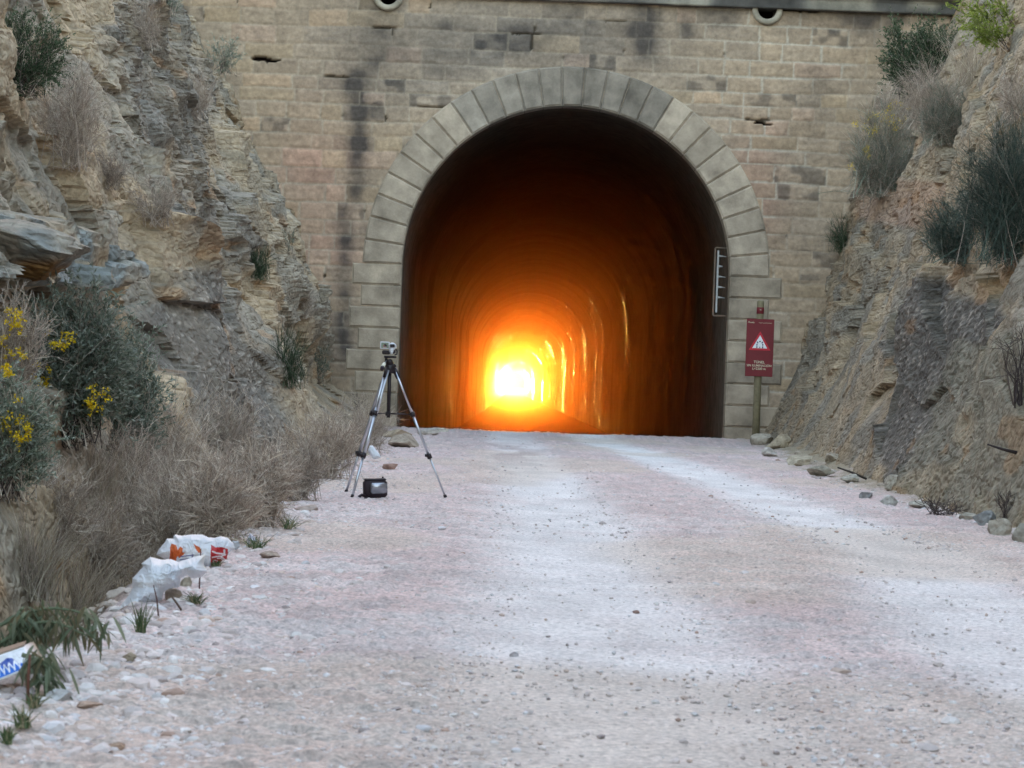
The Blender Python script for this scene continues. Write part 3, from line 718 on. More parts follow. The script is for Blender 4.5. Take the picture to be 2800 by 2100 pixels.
SAGE = [(.17, .205, .16), (.22, .255, .20), (.12, .145, .105), (.32, .35, .30)]
DKGREEN = [(.06, .09, .05), (.085, .12, .07), (.045, .065, .04)]
BLUEG = [(.08, .115, .095), (.11, .15, .12), (.055, .08, .065), (.17, .18, .15)]
YEL = [(.75, .55, .02), (.82, .62, .03), (.65, .45, .02)]
plant_seed = [50]
def plant(name, label, px, py, wpx, hpx, style, cat="shrub", group=None, lean=(0, 0), n=1.0, flowers=0, fl_zone=None, fl_px=None, depth=None, push=0.05, obj=(left, right, road)):
    plant_seed[0] += 1; rg = np.random.default_rng(plant_seed[0])
    b = hit(px, py, obj) if depth is None else Vector(P(px, py, depth)); s = b.y/F; w, h = wpx*s, hpx*s; b.y -= push*w
    e = empty(name, b); tag(e, label, cat, group); lean = (lean[0]*s, lean[1]*s)
    tone = rg.uniform(.9, 1.35)
    def add(nm, VFC, m, pal, var=.2):
        pal = np.array(pal)*(tone if nm != 'flowers' else 1)
        V, Fa, own = VFC; mk(nm, V, Fa, m, e, pick(rg, pal, own.max()+1, var)[own], False)
    if style == 'dry':
        p = stems(rg, int(90*n), w, h, lean, base=.15); q_ = subs(rg, p, int(1100*n), h*.26, .55); r_ = subs(rg, q_, int(1500*n), h*.12, .8, 3)
        add("stems", tubes(p, .003*h+.001, .001, rg), M_twig, GREYT); T1 = tubes(q_, .0017, .0008, rg); T2 = tubes(r_, .0011, .0006, rg)
        add("twigs", (np.concatenate([T1[0], T2[0]]), np.concatenate([T1[1], T2[1]+len(T1[0])]), np.concatenate([T1[2], T2[2]+T1[2].max()+1])), M_twig, GREYT, .3)
    elif style == 'dark':
        p = stems(rg, int(26*n), w, h, lean); q_ = subs(rg, p, int(160*n), h*.3, .6)
        add("stems", tubes(p, .008*h+.002, .0015, rg), M_twig, DKT); add("twigs", tubes(q_, .0025, .001, rg), M_twig, DKT, .3)
    elif style in ('broom', 'bluebroom', 'greybroom'):
        pal = {'broom': DKGREEN, 'bluebroom': BLUEG, 'greybroom': SAGE+GREYT}[style]
        p = stems(rg, int((160 if style == 'broom' else 80)*n), w, h, lean, base=.2); sp = .22 if style == 'broom' else .5; q_ = subs(rg, p, int((1500 if style == 'broom' else 3400)*n), h*(.30 if style == 'broom' else .2), sp, 4, .15)
        add("stems", tubes(p, .002*h+.001, .001, rg), M_twig, pal+GREYT[:1]); add("foliage", tubes(q_, .0022 if style == 'broom' else .0016, .0009, rg), M_leaf, pal, .3)
    elif style in ('leafy', 'sage', 'lime'):
        pal = {'leafy': DKGREEN, 'sage': SAGE, 'lime': [(.20, .25, .05), (.26, .30, .08), (.14, .19, .04)]}[style]
        p = stems(rg, int(70*n), w, h, lean, base=.14); q_ = subs(rg, p, int(420*n), h*.24, .5)
        add("branches", tubes(p, .003*h+.001, .001, rg), M_twig, GREYT+DKT); 
        k = int(6500*n); kk = rg.integers(0, len(q_), k); t = rg.integers(0, 3, k); fr = rg.uniform(0, 1, (k, 1)); pt = q_[kk, t]*(1-fr)+q_[kk, t+1]*fr
        d = (q_[kk, t+1]-q_[kk, t]); d /= np.linalg.norm(d, axis=1)[:, None]+1e-9; d = d+rg.normal(size=(k, 3))*.6
        ls = max(.018, h*.045)*(1.6 if style == 'lime' else 1); add("foliage", blades(pt, d, ls*rg.uniform(.6, 1.2, k), ls*.28, rg, .15), M_leaf, pal, .3)
        add("twigs", tubes(q_, .0015, .0008, rg), M_twig, pal+GREYT)
    elif style in ('grass', 'greengrass'):
        k = int(260*n); u = rg.normal(size=(k, 3)); b0 = u*np.array([w*.14, w*.1, 0]); e0 = b0+rg.normal(size=(k, 3))*np.array([w*.32, w*.2, h*.2])+np.array([lean[0], lean[1], h*.72])
        m0 = (b0+e0)/2; m0[:, 2] += h*.18; p = bezier(b0, m0, e0, 6)
        add("blades", tubes(p, .0018, .0006, rg), M_twig, STRAW+GREYT if style == 'grass' else [(.08, .12, .055), (.06, .09, .04), (.12, .15, .08), (.28, .24, .15)], .25)
    if fl_px:
        pts = []
        for fx_, fy_, fr_ in fl_px:
            c_ = P(fx_, fy_, b.y-w*.3)-np.array(b); k = int(fr_*4.5)+20; off = rg.normal(size=(9, 3))*fr_*s*.6
            pts.append(c_+off[rg.integers(0, 9, k)]+rg.normal(size=(k, 3))*fr_*s*.2)
        pts = np.concatenate(pts); add("flowers", blades(pts, rg.normal(size=(len(pts), 3))+np.array([0, -.5, .5]), .012, .011, rg), M_petal, YEL, .25)
    if flowers:
        z_ = fl_zone or ((-.5, .5), (.3, 1.05)); pts = []
        src = p[:, -1]; sel = src[(src[:, 0] > z_[0][0]*w) & (src[:, 0] < z_[0][1]*w) & (src[:, 2] > z_[1][0]*h) & (src[:, 2] < z_[1][1]*h)]
        if not len(sel): sel = src
        cl = sel[rg.integers(0, len(sel), flowers)]
        for c_ in cl: pts.append(c_+rg.normal(size=(55, 3))*np.array([.030, .03, .026])*max(1, h/.6))
        pts = np.concatenate(pts); add("flowers", blades(pts, rg.normal(size=(len(pts), 3))+np.array([0, -.5, .5]), .014, .013, rg), M_petal, YEL, .15)
    return e
LB = (left, road)
# left slope
plant("green_bush", "dense dark green bush high on the left slope at the frame edge", 60, 262, 240, 230, 'leafy', n=2.2)
plant("dry_shrub", "tall grey leafless shrub below the dark green bush on the left slope", 195, 460, 190, 300, 'dry', n=.9)
plant("dry_shrub", "grey dry shrub hanging halfway up the left slope", 300, 520, 130, 120, 'dry', n=.5)
plant("dry_shrub", "pale dry grassy shrub on the bluish rock band", 430, 620, 150, 170, 'dry', n=.5, lean=(-20, 0))
plant("green_shrub", "olive green shrub against the wall at the top of the left slope", 612, 205, 130, 120, 'sage', n=.5)
plant("green_shrub", "small greenish shrub at the upper edge of the frame by the wall", 462, 45, 80, 90, 'sage', n=.3)
plant("dry_shrub", "dark twiggy shrub on the left rocks under the olive green shrub", 535, 325, 130, 140, 'dry', n=.6)
plant("dry_shrub", "grey wispy shrub at the very top of the blue rock band", 395, 130, 130, 140, 'dry', n=.5)
plant("broom_bush", "dark green tufted broom on the left slope beside the arch", 702, 765, 84, 96, 'broom', n=.6)
plant("green_shrub", "thin green sprig in front of the masonry left of the arch", 790, 695, 50, 80, 'sage', n=.15)
plant("dry_shrub", "small brown shrub on the slope beside the left stone blocks", 820, 870, 90, 110, 'dry', n=.5)
plant("green_shrub", "greenish shrub near the foot of the left slope", 785, 1060, 120, 170, 'broom', n=.5)
plant("green_shrub", "narrow green shrub right beside the left stone blocks", 868, 1050, 70, 120, 'sage', n=.35)
plant("rusty_sprig", "rusty brown sprig below the left stone blocks", 975, 1120, 60, 60, 'dark', cat="sprig", n=.4)
plant("flowering_shrub", "big sage green shrub with yellow flower clusters on the left slope", 185, 1210, 370, 440, 'sage', n=3.2, fl_px=[(160, 945, 26), (185, 932, 16), (110, 1020, 26), (75, 985, 22), (255, 1085, 30), (250, 1112, 14), (125, 1050, 14), (70, 930, 16)], push=.25)
plant("flowering_shrub", "grey green shrub with yellow flowers cut by the left frame edge", 20, 1360, 250, 360, 'sage', n=2.0, fl_px=[(35, 1160, 34), (70, 1195, 26), (15, 1020, 16)], push=.2)
plant("flowering_shrub", "dry silvery shrub with sparse yellow flowers at the left edge", 30, 1100, 200, 300, 'dry', n=1.1, fl_px=[(25, 870, 24), (45, 900, 16), (10, 940, 18), (50, 975, 20), (20, 1010, 14)], push=.2)
plant("sage_shrub", "sage green shrub right of the big yellow flowered one", 330, 1260, 240, 360, 'sage', n=2.0, push=.1)
plant("dry_grass", "tall bundle of straw stalks leaning right above the dry brush", 440, 1290, 240, 270, 'grass', cat="grass clump", n=.7, lean=(60, 0))
plant("dry_grass", "upright straw clump under the yellow flowered shrub", 250, 1420, 220, 260, 'grass', cat="grass clump", n=1.2)
plant("dry_grass", "straw coloured grass mound at the left frame edge", 80, 1640, 260, 250, 'grass', cat="grass clump", n=1.7)
plant("dry_grass", "matted straw grass behind the cut leafy branch", 210, 1680, 220, 190, 'grass', cat="grass clump", n=1.0)
db = "grey dry brush along the ditch"
for (x, y, w_, h_, n_, lb) in (
    (985, 1240, 190, 165, 1.0, "grey dry brush closest to the tunnel, behind the tripod"),
    (890, 1310, 230, 200, 1.3, "grey dry brush just left of the tripod legs"),
    (800, 1370, 220, 190, 1.1, "dark grey brush at the dip left of the tripod"),
    (700, 1440, 260, 240, 1.4, "arching grey brush left of the dip"),
    (590, 1480, 260, 270, 1.4, "grey dry brush above the orange printed bag"),
    (480, 1530, 260, 280, 1.4, "grey dry brush above the plain white bag"),
    (370, 1580, 260, 350, 1.4, "grey dry brush left above the plain white bag"),
    (270, 1640, 230, 300, 1.1, "brownish dry brush behind the straw mat"),
    (620, 1330, 240, 260, 1.0, "upper grey brush against the pebbly blue rock"),
    (480, 1370, 260, 280, 1.1, "upper grey brush under the straw stalks"),
    (350, 1440, 240, 280, 1.1, "upper grey brush beside the sage green shrub"),
    (160, 1520, 240, 260, 1.0, "tangled brush below the yellow flowers")):
    plant("dry_brush", lb, x, y, w_, h_, 'dry', cat="brush", group=db, n=n_)
plant("pale_branches", "bare pale branches fanning out at the brush end near the road", 775, 1430, 150, 130, 'dry', cat="branches", n=.12, lean=(-70, 0))
# right slope
RB = (right,)
plant("green_bush", "large dark green bush high on the right slope against the wall", 2520, 275, 260, 230, 'leafy', n=3.2, obj=RB)
plant("sapling", "yellow green sapling with thin dark trunk at the top right", 2755, 140, 200, 190, 'lime', cat="sapling", n=.35, lean=(-70, 0), obj=RB)
plant("sapling", "lime green leafy sprays left of the thin trunk sapling", 2690, 100, 150, 110, 'lime', cat="sapling", n=.2, lean=(-30, 0), obj=RB)
plant("flowering_shrub", "grey green shrub topped with yellow flowers beside the right masonry", 2410, 540, 220, 270, 'greybroom', n=1.8, fl_px=[(2450, 300, 18), (2420, 325, 26), (2380, 340, 24), (2345, 342, 10), (2375, 412, 12), (2325, 452, 10), (2455, 330, 14)], obj=RB)
plant("dry_shrub", "pale lilac grey shrub right of the yellow flowered one", 2540, 360, 210, 190, 'dry', n=1.4, obj=RB)
plant("sage_shrub", "grey green shrub in the middle of the upper right slope", 2590, 400, 200, 190, 'greybroom', n=1.4, obj=RB)
plant("dry_grass", "thin grey grass on the right slope crest", 2650, 235, 200, 170, 'grass', cat="grass clump", n=.9, obj=RB)
plant("dry_shrub", "grey dry shrub under the large dark green bush", 2470, 340, 160, 150, 'dry', n=.9, obj=RB)
plant("broom_bush", "large blue green broom overhanging from the right frame edge", 2770, 720, 330, 400, 'bluebroom', n=2.6, obj=RB, push=.1)
plant("broom_bush", "lower blue green broom spreading left from the large one", 2640, 720, 240, 200, 'bluebroom', n=1.4, lean=(-20, 0), obj=RB)
plant("broom_bush", "small dark green bush where the right slope meets the wall", 2300, 690, 80, 110, 'broom', n=.4, obj=RB)
plant("dry_shrub", "grey shrub at the right frame edge above the broom", 2780, 330, 140, 160, 'dry', n=.6, obj=RB)
plant("green_tuft", "little green tuft behind the sign post foot", 2100, 1160, 40, 40, 'greengrass', cat="tuft", n=.2, obj=RB)
plant("bare_twigs", "dark bare twigs hanging at the right frame edge", 2785, 1110, 120, 260, 'dark', cat="twigs", n=.6, obj=RB)
plant("bare_twigs", "dark twig tangle standing behind the squarish boulder", 2750, 1420, 60, 90, 'dark', cat="twigs", n=.5)
plant("fallen_twigs", "dark fallen twigs lying at the right road edge", 2580, 1408, 190, 60, 'dark', cat="twigs", n=1.2)
# small weeds along the road edge
for (x, y, w_, h_, lb) in ((532, 1650, 60, 34, "green weed beside the upright stick"), (385, 1730, 50, 80, "pale green weed in front of the white bag"),
    (60, 1990, 70, 60, "green weed in the near gravel at the left edge"), (95, 1935, 60, 44, "green weed under the blue carton"), (20, 2035, 40, 50, "grassy weed at the lower left edge"),
    (700, 1500, 70, 40, "dark green weed beside the printed bag"), (790, 1446, 50, 36, "green weed at the root of the pale branches"), (590, 1548, 40, 26, "green weed under the red label of the bag")):
    plant("weed", lb, x, y, w_, h_, 'greengrass', cat="weed", n=.22)

def stick(name, label, pts, r, col, cat="stick"):
    b = hit(*pts[0]); d = b.y; p = [b]+[Vector(P(x, y, d+dd)) for x, y, dd in [(q+(0,))[:3] if len(q) == 2 else q for q in pts[1:]]]
    m = MB(); m.tube([q-b for q in p], r, 6, True, col); o = m.build(name, M_twig, None, True); o.location = b; tag(o, label, cat)
stick("stick", "thin brown stick standing upright in front of the bags", [(545, 1612), (547, 1560), (549, 1500)], [.003, .0028, .002], (.12, .06, .05))
stick("stick", "thin dark stick sticking up in front of the plain white bag", [(434, 1692), (429, 1640), (420, 1600)], [.003, .0025, .0015], (.12, .07, .06))
stick("stick", "short broken stick leaning at the stone on the bag edge", [(496, 1668), (480, 1645), (470, 1632)], [.004, .004, .003], (.14, .10, .08))
stick("stalk", "long pale straw stalk slanting across the left brush", [(226, 1368), (150, 1290), (58, 1212)], [.003, .0025, .002], (.50, .42, .28), "stalk")
stick("stick", "dark dead branch pointing left at the right slope", [(2780, 1238), (2740, 1228), (2700, 1215)], [.012, .009, .005], (.05, .04, .04))
stick("stick", "thin dark branch lying on the rubble of the right slope", [(2370, 1310), (2330, 1292), (2290, 1278)], [.010, .010, .007], (.06, .05, .045))
stick("stick", "reddish stick standing through the cut leafy branch", [(75, 1925), (78, 1840), (82, 1790)], [.004, .0035, .003], (.16, .08, .06))

# cut olive-leaved branch at the lower left
def cut_branch():
    rg = np.random.default_rng(9); base = hit(150, 1830); d = base.y-0.05; e = empty("cut_branch", base); tag(e, "cut leafy branch with long drooping olive green leaves beside the carton", "branch")
    def pp(l): return np.array([P(x, y, d+dd)-np.array(base) for x, y, dd in l])
    arcs = [pp([(-60, 1740, 0), (40, 1690, 0), (130, 1660, 0), (220, 1672, 0), (290, 1712, 0)]), pp([(-40, 1790, -.05), (40, 1740, -.05), (100, 1700, -.05), (160, 1702, -.05), (240, 1740, -.05)]),
            pp([(-30, 1770, -.08), (20, 1750, -.08), (60, 1690, -.06), (80, 1670, 0)]), pp([(-20, 1800, -.1), (60, 1780, -.1), (110, 1790, -.1), (150, 1850, -.1)])]
    arcs += [pp([(60, 1790, -.5), (90, 1800, -.5), (120, 1815, -.5), (150, 1850, -.5)])]
    m = MB(); L_ = []
    for a in arcs:
        t = np.linspace(0, len(a)-1, 24); pts = np.stack([np.interp(t, range(len(a)), a[:, k]) for k in range(3)], -1)
        for _ in range(3): pts[1:-1] = (pts[:-2]+pts[2:]+pts[1:-1])/3
        m.tube([Vector(q) for q in pts], list(np.linspace(.006, .002, 24)), 6, True, (.13, .16, .10)); L_.append(pts[5:])
    m.build("stem", M_twig, e, True)
    A = np.concatenate(L_); n = 430; b = A[rg.integers(0, len(A), n)]+rg.normal(size=(n, 3))*np.array([.014, .02, .014])
    dr = np.stack([rg.normal(size=n)*.55+.15, rg.normal(size=n)*.5, -rg.uniform(.3, 1.3, n)], -1); dr /= np.linalg.norm(dr, axis=1)[:, None]
    ln = rg.uniform(.028, .066, n)[:, None]; s = np.cross(dr, rg.normal(size=(n, 3))); s /= np.linalg.norm(s, axis=1)[:, None]
    V = []; k = 6
    for i in range(k+1):
        t = i/k; c_ = b+dr*ln*t+np.array([0, 0, -1])*ln*t*t*.35; w_ = .0045*math.sin(math.pi*min(1, t*.93+.05))**.8; V += [c_-s*w_, c_+s*w_]
    V = np.stack(V, 1); ii = np.arange(n*2*(k+1)).reshape(n, k+1, 2); Fa = np.stack([ii[:, :-1, 0], ii[:, :-1, 1], ii[:, 1:, 1], ii[:, 1:, 0]], -1).reshape(-1, 4)
    mk("leaves", V.reshape(-1, 3), Fa, M_leaf, e, np.repeat(pick(rg, [(.16, .20, .13), (.22, .26, .18), (.11, .14, .085), (.16, .15, .09)], n, .2), 2*(k+1), 0), True)
cut_branch()

# ------------------------------------------------------------------ litter
def seg_dist(x, y, poly):
    r = np.full(x.shape, 1e9)
    for i in range(len(poly)):
        a = np.array(poly[i]); b = np.array(poly[(i+1) % len(poly)]); ab = b-a
        t = np.clip(((x-a[0])*ab[0]+(y-a[1])*ab[1])/(ab@ab+1e-9), 0, 1); r = np.minimum(r, np.hypot(x-a[0]-ab[0]*t, y-a[1]-ab[1]*t))
    return r
def bag(name, label, poly, foot, thick, colf, step=1.4, tilt=.5, cat="plastic bag", seed=0, crump=1.0):
    b = hit(*foot, objs=(road, left)); d = b.y; pa = np.array(poly); x = np.arange(pa[:, 0].min()-2, pa[:, 0].max()+2, step); y = np.arange(pa[:, 1].min()-2, pa[:, 1].max()+2, step)
    X, Y = np.meshgrid(x, y); ins = inpoly(X, Y, poly); ds = seg_dist(X, Y, poly)*ins; R_ = ds.max()
    sc = d/F; cs = crump*.5; w1 = fbm(X*.02, Y*.02, 3, seed)*2
    cr_ = (ridg(X*.012+w1, Y*.018+seed, 4, seed+3)*.022+np.abs(fbm(X*.03+w1, Y*.02, 4, seed+5))*-.03+ridg(X*.05, Y*.03+w1, 3, seed+8)*.006)*cs
    prof = np.sqrt(np.clip(1-(1-ds/R_)**2, 0, 1)); ym = pa[:, 1].max()
    back = (ym-Y)*sc*tilt
    yf = d-thick*prof+back-cr_*np.clip(ds/8, 0, 1)*1.0; yb_ = d+thick*.25*prof+back+.004
    def surf(D): dx, dy = X-1400, Y-1050; return np.stack([(dx*cr+dy*sr)/F*D, D, CH-(-dx*sr+dy*cr)/F*D], -1)
    Vf = surf(yf).reshape(-1, 3); Vb = surf(yb_).reshape(-1, 3); g = gridf(*X.shape); ok = (ds > 0).ravel()[g].all(1); g = g[ok]
    V = np.concatenate([Vf, Vb]); Fa = np.concatenate([g[:, ::-1], g+len(Vf)]); c = colf(X, Y).reshape(-1, 3); c = np.concatenate([c, c])
    u = np.unique(Fa); rm = np.full(len(V), -1); rm[u] = np.arange(len(u))
    o = mk(name, V[u]-np.array(b), rm[Fa], M_plastic, None, c[u], True); o.location = b; tag(o, label, cat, None); return o
def z4(l): return [(300+x/4.424, 1400+y/4.424) for x, y in l]
def white(X, Y): return mixc((.80, .82, .84), (.70, .74, .80), vn(X/30, Y/30, None, 4))
poly1 = z4([(90, 1180), (60, 1250), (150, 1300), (270, 1300), (430, 1160), (650, 1060), (640, 980), (720, 930), (850, 910), (860, 800), (940, 770), (1010, 810), (1110, 790), (1190, 720), (1140, 640), (1160, 510), (1000, 545), (830, 600), (740, 565), (630, 575), (490, 540), (375, 625), (400, 655), (330, 740), (270, 800), (270, 920), (230, 1000)])
poly2 = z4([(560, 520), (590, 450), (660, 370), (690, 320), (770, 320), (770, 290), (790, 268), (870, 285), (990, 268), (1120, 270), (1200, 305), (1270, 310), (1340, 290), (1430, 310), (1500, 380), (1520, 440), (1430, 510), (1420, 570), (1230, 650), (1180, 680), (1130, 640), (1000, 640), (830, 640), (760, 620), (680, 580)])
def col1(X, Y):
    c = white(X, Y); return mixc(c, (.80, .78, .66), sst(530, 560, X)*sst(1560, 1530, Y)*.5)
def z5(l): return [(560+x/13.83, 1480+y/13.83) for x, y in l]
def stroke(X, Y, pts, wd):
    m = np.zeros(X.shape, bool)
    for a, b in zip(pts[:-1], pts[1:]):
        a = np.array(a); b = np.array(b); ab = b-a; t = np.clip(((X-a[0])*ab[0]+(Y-a[1])*ab[1])/(ab@ab+1e-9), 0, 1); m |= np.hypot(X-a[0]-ab[0]*t, Y-a[1]-ab[1]*t) < wd
    return m
def col2(X, Y):
    c = white(X, Y)
    for pl in ([(750, 380), (815, 400), (835, 480), (800, 600), (725, 575), (735, 450)], [(850, 415), (890, 440), (880, 490), (920, 490), (850, 560), (815, 520)], [(1000, 380), (1095, 430), (1110, 495), (1065, 490), (1030, 430)]):
        c = np.where(inpoly(X+fbm(X/12, Y/12, 2, 3)*3, Y, z4(pl))[..., None], np.array((.62, .13, .03)), c)
    c = np.where(stroke(X, Y, z4([(860, 540), (1010, 520), (990, 560), (850, 580)]), 1.5)[..., None], np.array((.12, .14, .30)), c)
    red_ = inpoly(X, Y, z5([(240, 130), (420, 230), (660, 220), (870, 300), (900, 620), (700, 760), (330, 900), (220, 930), (215, 600)]))
    c = np.where(red_[..., None], np.array((.50, .03, .035)), c)
    wh = stroke(X, Y, z5([(300, 390), (430, 445), (600, 475), (740, 480)]), 2.2)|stroke(X, Y, z5([(738, 340), (738, 480)]), 2.4)
    wh |= stroke(X, Y, z5([(285, 610), (450, 580), (640, 560), (780, 505)]), 1.9)|stroke(X, Y, z5([(600, 570), (760, 700)]), 2.0)|stroke(X, Y, z5([(470, 640), (600, 640), (710, 740)]), 1.4)
    cx, cy = z5([(400, 780)])[0]; e = np.hypot((X-cx)/6.8, (Y-cy)/4.4); wh |= (e > .72) & (e < 1.12)
    return np.where((wh & red_)[..., None], np.array((.85, .78, .80)), c)
bag("plastic_bag", "white plastic bag with orange print and a red label reading 7Ko", poly2, (600, 1545), .10, col2, 1.0, .35, seed=3)
bag("plastic_bag", "plain white plastic sheet bag spilling down the bank by the stones", poly1, (440, 1650), .14, col1, 1.2, .45, seed=8, crump=1.5)
bag("wrapper", "small crumpled silver foil wrapper right of the printed bag", z4([(1655, 385), (1665, 310), (1700, 255), (1745, 290), (1795, 355), (1720, 390)]), (690, 1488), .03, lambda X, Y: mixc((.75, .77, .85), (.45, .47, .6), vn(X/3, Y/3, None, 2)), .7, .3, "wrapper", 5)
def z3(l): return [(920+x/6.506, 1150+y/6.506) for x, y in l]
bag("plastic_bag", "small white bag lying behind the tripod legs", z3([(560, 520), (590, 440), (650, 440), (700, 510), (770, 590), (795, 660), (700, 690), (640, 680), (600, 610)]), (1030, 1262), .06, white, .8, .3, seed=11)
bag("wrapper", "translucent grey scrap beside the right end of the printed bag", z4([(1480, 350), (1560, 345), (1580, 420), (1530, 470), (1490, 440)]), (650, 1510), .02, lambda X, Y: white(X, Y)*.6, .8, .3, "scrap", 15)
# blue and white carton
def carton():
    b = hit(60, 1895); d = b.y; e = empty("carton", b); tag(e, "crushed blue and white cardboard carton under the cut branch", "carton")
    c4 = np.array([P(-70, 1815, d), P(62, 1770, d+.05), P(92, 1822, d-.02), P(-50, 1880, d-.04)])-np.array(b); n = 60
    U_, V_ = np.meshgrid(np.linspace(0, 1, n*2), np.linspace(0, 1, n)); A = (c4[0]*(1-U_[..., None])+c4[1]*U_[..., None])*(1-V_[..., None])+(c4[3]*(1-U_[..., None])+c4[2]*U_[..., None])*V_[..., None]
    A[..., 1] += ridg(U_*2.2, V_*1.5, 3, 6)*.012
    c = np.tile((.80, .81, .85), (n, n*2, 1)); bl = np.array((.03, .16, .62))
    m = (V_ > .55+.12*np.sin(U_*9)) & (U_ < .93); c = np.where(m[..., None], bl, c)
    m = inpoly(U_, V_, [(.42, .38), (.62, .22), (.70, .30), (.76, .55), (.55, .62)]); c = np.where(m[..., None], np.array((.05, .10, .38)), c)
    for k in range(5):
        m = stroke(U_, V_, [(.36+.1*k, .85), (.42+.1*k, .45), (.47+.1*k, .8)], .012); c = np.where(m[..., None], np.array((.85, .87, .9)), c)
    m = V_ > .93; c = np.where(m[..., None], np.array((.6, .6, .58)), c)
    q_ = np.array([0, .13, .0]); B = A+q_; N_ = n*n*2; g = gridf(n, n*2)
    V = np.concatenate([A.reshape(-1, 3), B.reshape(-1, 3)]); i = np.arange(N_).reshape(n, n*2)
    rim = []
    for l in (i[0], i[:, -1], i[-1][::-1], i[::-1, 0]): rim.append(np.stack([l[:-1], l[1:], l[1:]+N_, l[:-1]+N_], -1))
    mk("box", V, np.concatenate([g, g[:, ::-1]+N_]+rim), M_attr, e, np.concatenate([c.reshape(-1, 3), np.tile((.25, .18, .12), (N_, 1))]), False)
    f_ = MB(); t = [c4[0]+q_*.1, c4[1]+q_*.1, c4[1]+q_+Vector((-.02, .02, -.004)).to_tuple(), c4[0]+q_+np.array((-.02, .02, .0))]
    up = np.array((0, 0, .004)); f_.add([a-up*0 for a in t]+[a+up for a in t], [(0, 1, 2, 3), (7, 6, 5, 4), (0, 4, 5, 1), (1, 5, 6, 2), (2, 6, 7, 3), (3, 7, 4, 0)], (.24, .17, .12)); f_.build("flap", M_attr, e)
carton()

# ------------------------------------------------------------------ red tunnel sign on a wooden post
def text_mesh(s, size, m, parent, loc, align='CENTER', name="lettering", sx=1.0):
    cu = bpy.data.curves.new(name, 'FONT'); cu.body = s; cu.size = size; cu.align_x = align; cu.extrude = .0008; cu.offset = size*.012
    t = bpy.data.objects.new("tmp", cu); C.objects.link(t); bpy.context.view_layer.update()
    me = bpy.data.meshes.new_from_object(t.evaluated_get(bpy.context.evaluated_depsgraph_get())); bpy.data.objects.remove(t)
    me.materials.clear(); me.materials.append(m); me.name = name
    o = bpy.data.objects.new(name, me); C.objects.link(o); o.parent = parent; o.location = loc; o.rotation_euler = (math.radians(90), 0, 0); o.scale = (sx, 1, 1); return o
M_white = mat("sign_white", (.75, .77, .80), rough=.5, var=.05); M_cream = mat("sign_cream", (.62, .58, .42), rough=.5, var=.05)
M_red = mat("sign_maroon", (.155, .018, .024), rough=.5, var=.12, vscale=5, bump=.0004); M_bred = mat("sign_red", (.50, .025, .045), rough=.45, var=.06); M_navy = mat("sign_navy", (.02, .02, .09), rough=.5)
def sign():
    d = 37.0; b = Vector(P(2066, 1204, d)); b.z = 0.02; e = empty("tunnel_sign", b); tag(e, "maroon tunnel warning sign on a round wooden post", "road sign")
    top = CH-px_dir(2080, 822)[2]*-d; top = P(2080, 822, d)[2]-b.z
    m = MB(); m.lathe((0, 0, -.15), [(.001, 0), (.056, 0), (.054, 1.0), (.050, top+.12), (.044, top+.15), (.001, top+.152)], n=20, col=(1, 1, 1)); m.build("post", M_wood, e, True)
    zb = P(2079, 849, d)[2]-b.z; m = MB(); m.lathe((0, 0, zb-.05), [(.0515, 0), (.0535, .003), (.0535, .092), (.0515, .095)], n=20); bd = m.build("band", M_red, e, True)
    text_mesh("wi", .03, M_cream, bd, (0, -.055, zb))
    pc = P(2076, 951, d); px_, pz = pc[0]-b.x, pc[2]-b.z; w_, h_ = .398, .83; m = MB(); m.box((px_, -.066, pz), (w_, .012, h_), b=.004); pn = m.build("panel", M_red, e)
    yf = -.0735
    def tri(name, s, mt, y, dz):
        q = [(-s, -s*.58), (s, -s*.58), (0, s*1.15)]; m = MB(); m.add([(px_+x, y-t, pz+dz+z_) for t in (0, .002) for x, z_ in q], [(0, 1, 2), (5, 4, 3), (0, 3, 4, 1), (1, 4, 5, 2), (2, 5, 3, 0)]); return m.build(name, mt, pn)
    tri("warning_triangle", .158, M_bred, yf, .055); tri("triangle_face", .108, M_white, yf-.0022, .055)
    m = MB()
    for x, z_, r_ in ((-.042, -.048, 0), (-.042, -.012, 0), (-.034, .02, -35), (0, .034, 90), (.034, .02, 35), (.042, -.012, 0), (.042, -.048, 0)):
        m.box((px_+x, yf-.0055, pz+.055+z_), (.015, .002, .027), Matrix.Rotation(math.radians(r_), 3, 'Y').to_4x4())
    m.box((px_, yf-.0055, pz+.055-.050), (.012, .002, .018)); m.build("tunnel_symbol", M_navy, pn)
    for s_, z_, sz in (("TÚNEL", -.225, .052), ("SIN ILUMINACIÓN", -.272, .0435), ("L=2200 m", -.318, .047)): text_mesh(s_, sz, M_cream, pn, (px_, yf, pz+z_))
    text_mesh("Pl·azola", .030, M_cream, pn, (px_-.135, yf, pz+.353)); text_mesh("Camino natural de la vía verde", .0145, M_cream, pn, (px_+.07, yf, pz+.355))
sign()

# ------------------------------------------------------------------ cable rack in the tunnel wall
def rack():
    Y0 = 39.12; xw = UC+R; e = empty("cable_rack", (xw, Y0, 2.44)); tag(e, "pale grey steel rack with five short pegs on the right tunnel wall", "cable rack")
    m = MB(); m.box((-.155, 0, 0), (.030, .04, .95), b=.006); m.build("bar", M_galv, e)
    for k in range(5):
        z_ = .39-.158*k; x1 = -.03 if k != 1 else -.085; m = MB(); m.tube([(-.15, 0, z_), (-.11, 0, z_), (-.08, 0, z_-.002), (x1, 0, z_-.006)], [.020, .015, .010, .006], 8); m.build("peg", M_galv, e, True)
    m = MB(); m.box((-.20, .03, 0), (.022, .02, 1.03)); m.box((-.10, .03, .52), (.19, .02, .018)); m.box((-.10, .03, -.52), (.19, .02, .018)); m.build("frame", mat("rack_frame", (.16, .12, .09), rough=.6, var=.2), e)
rack()

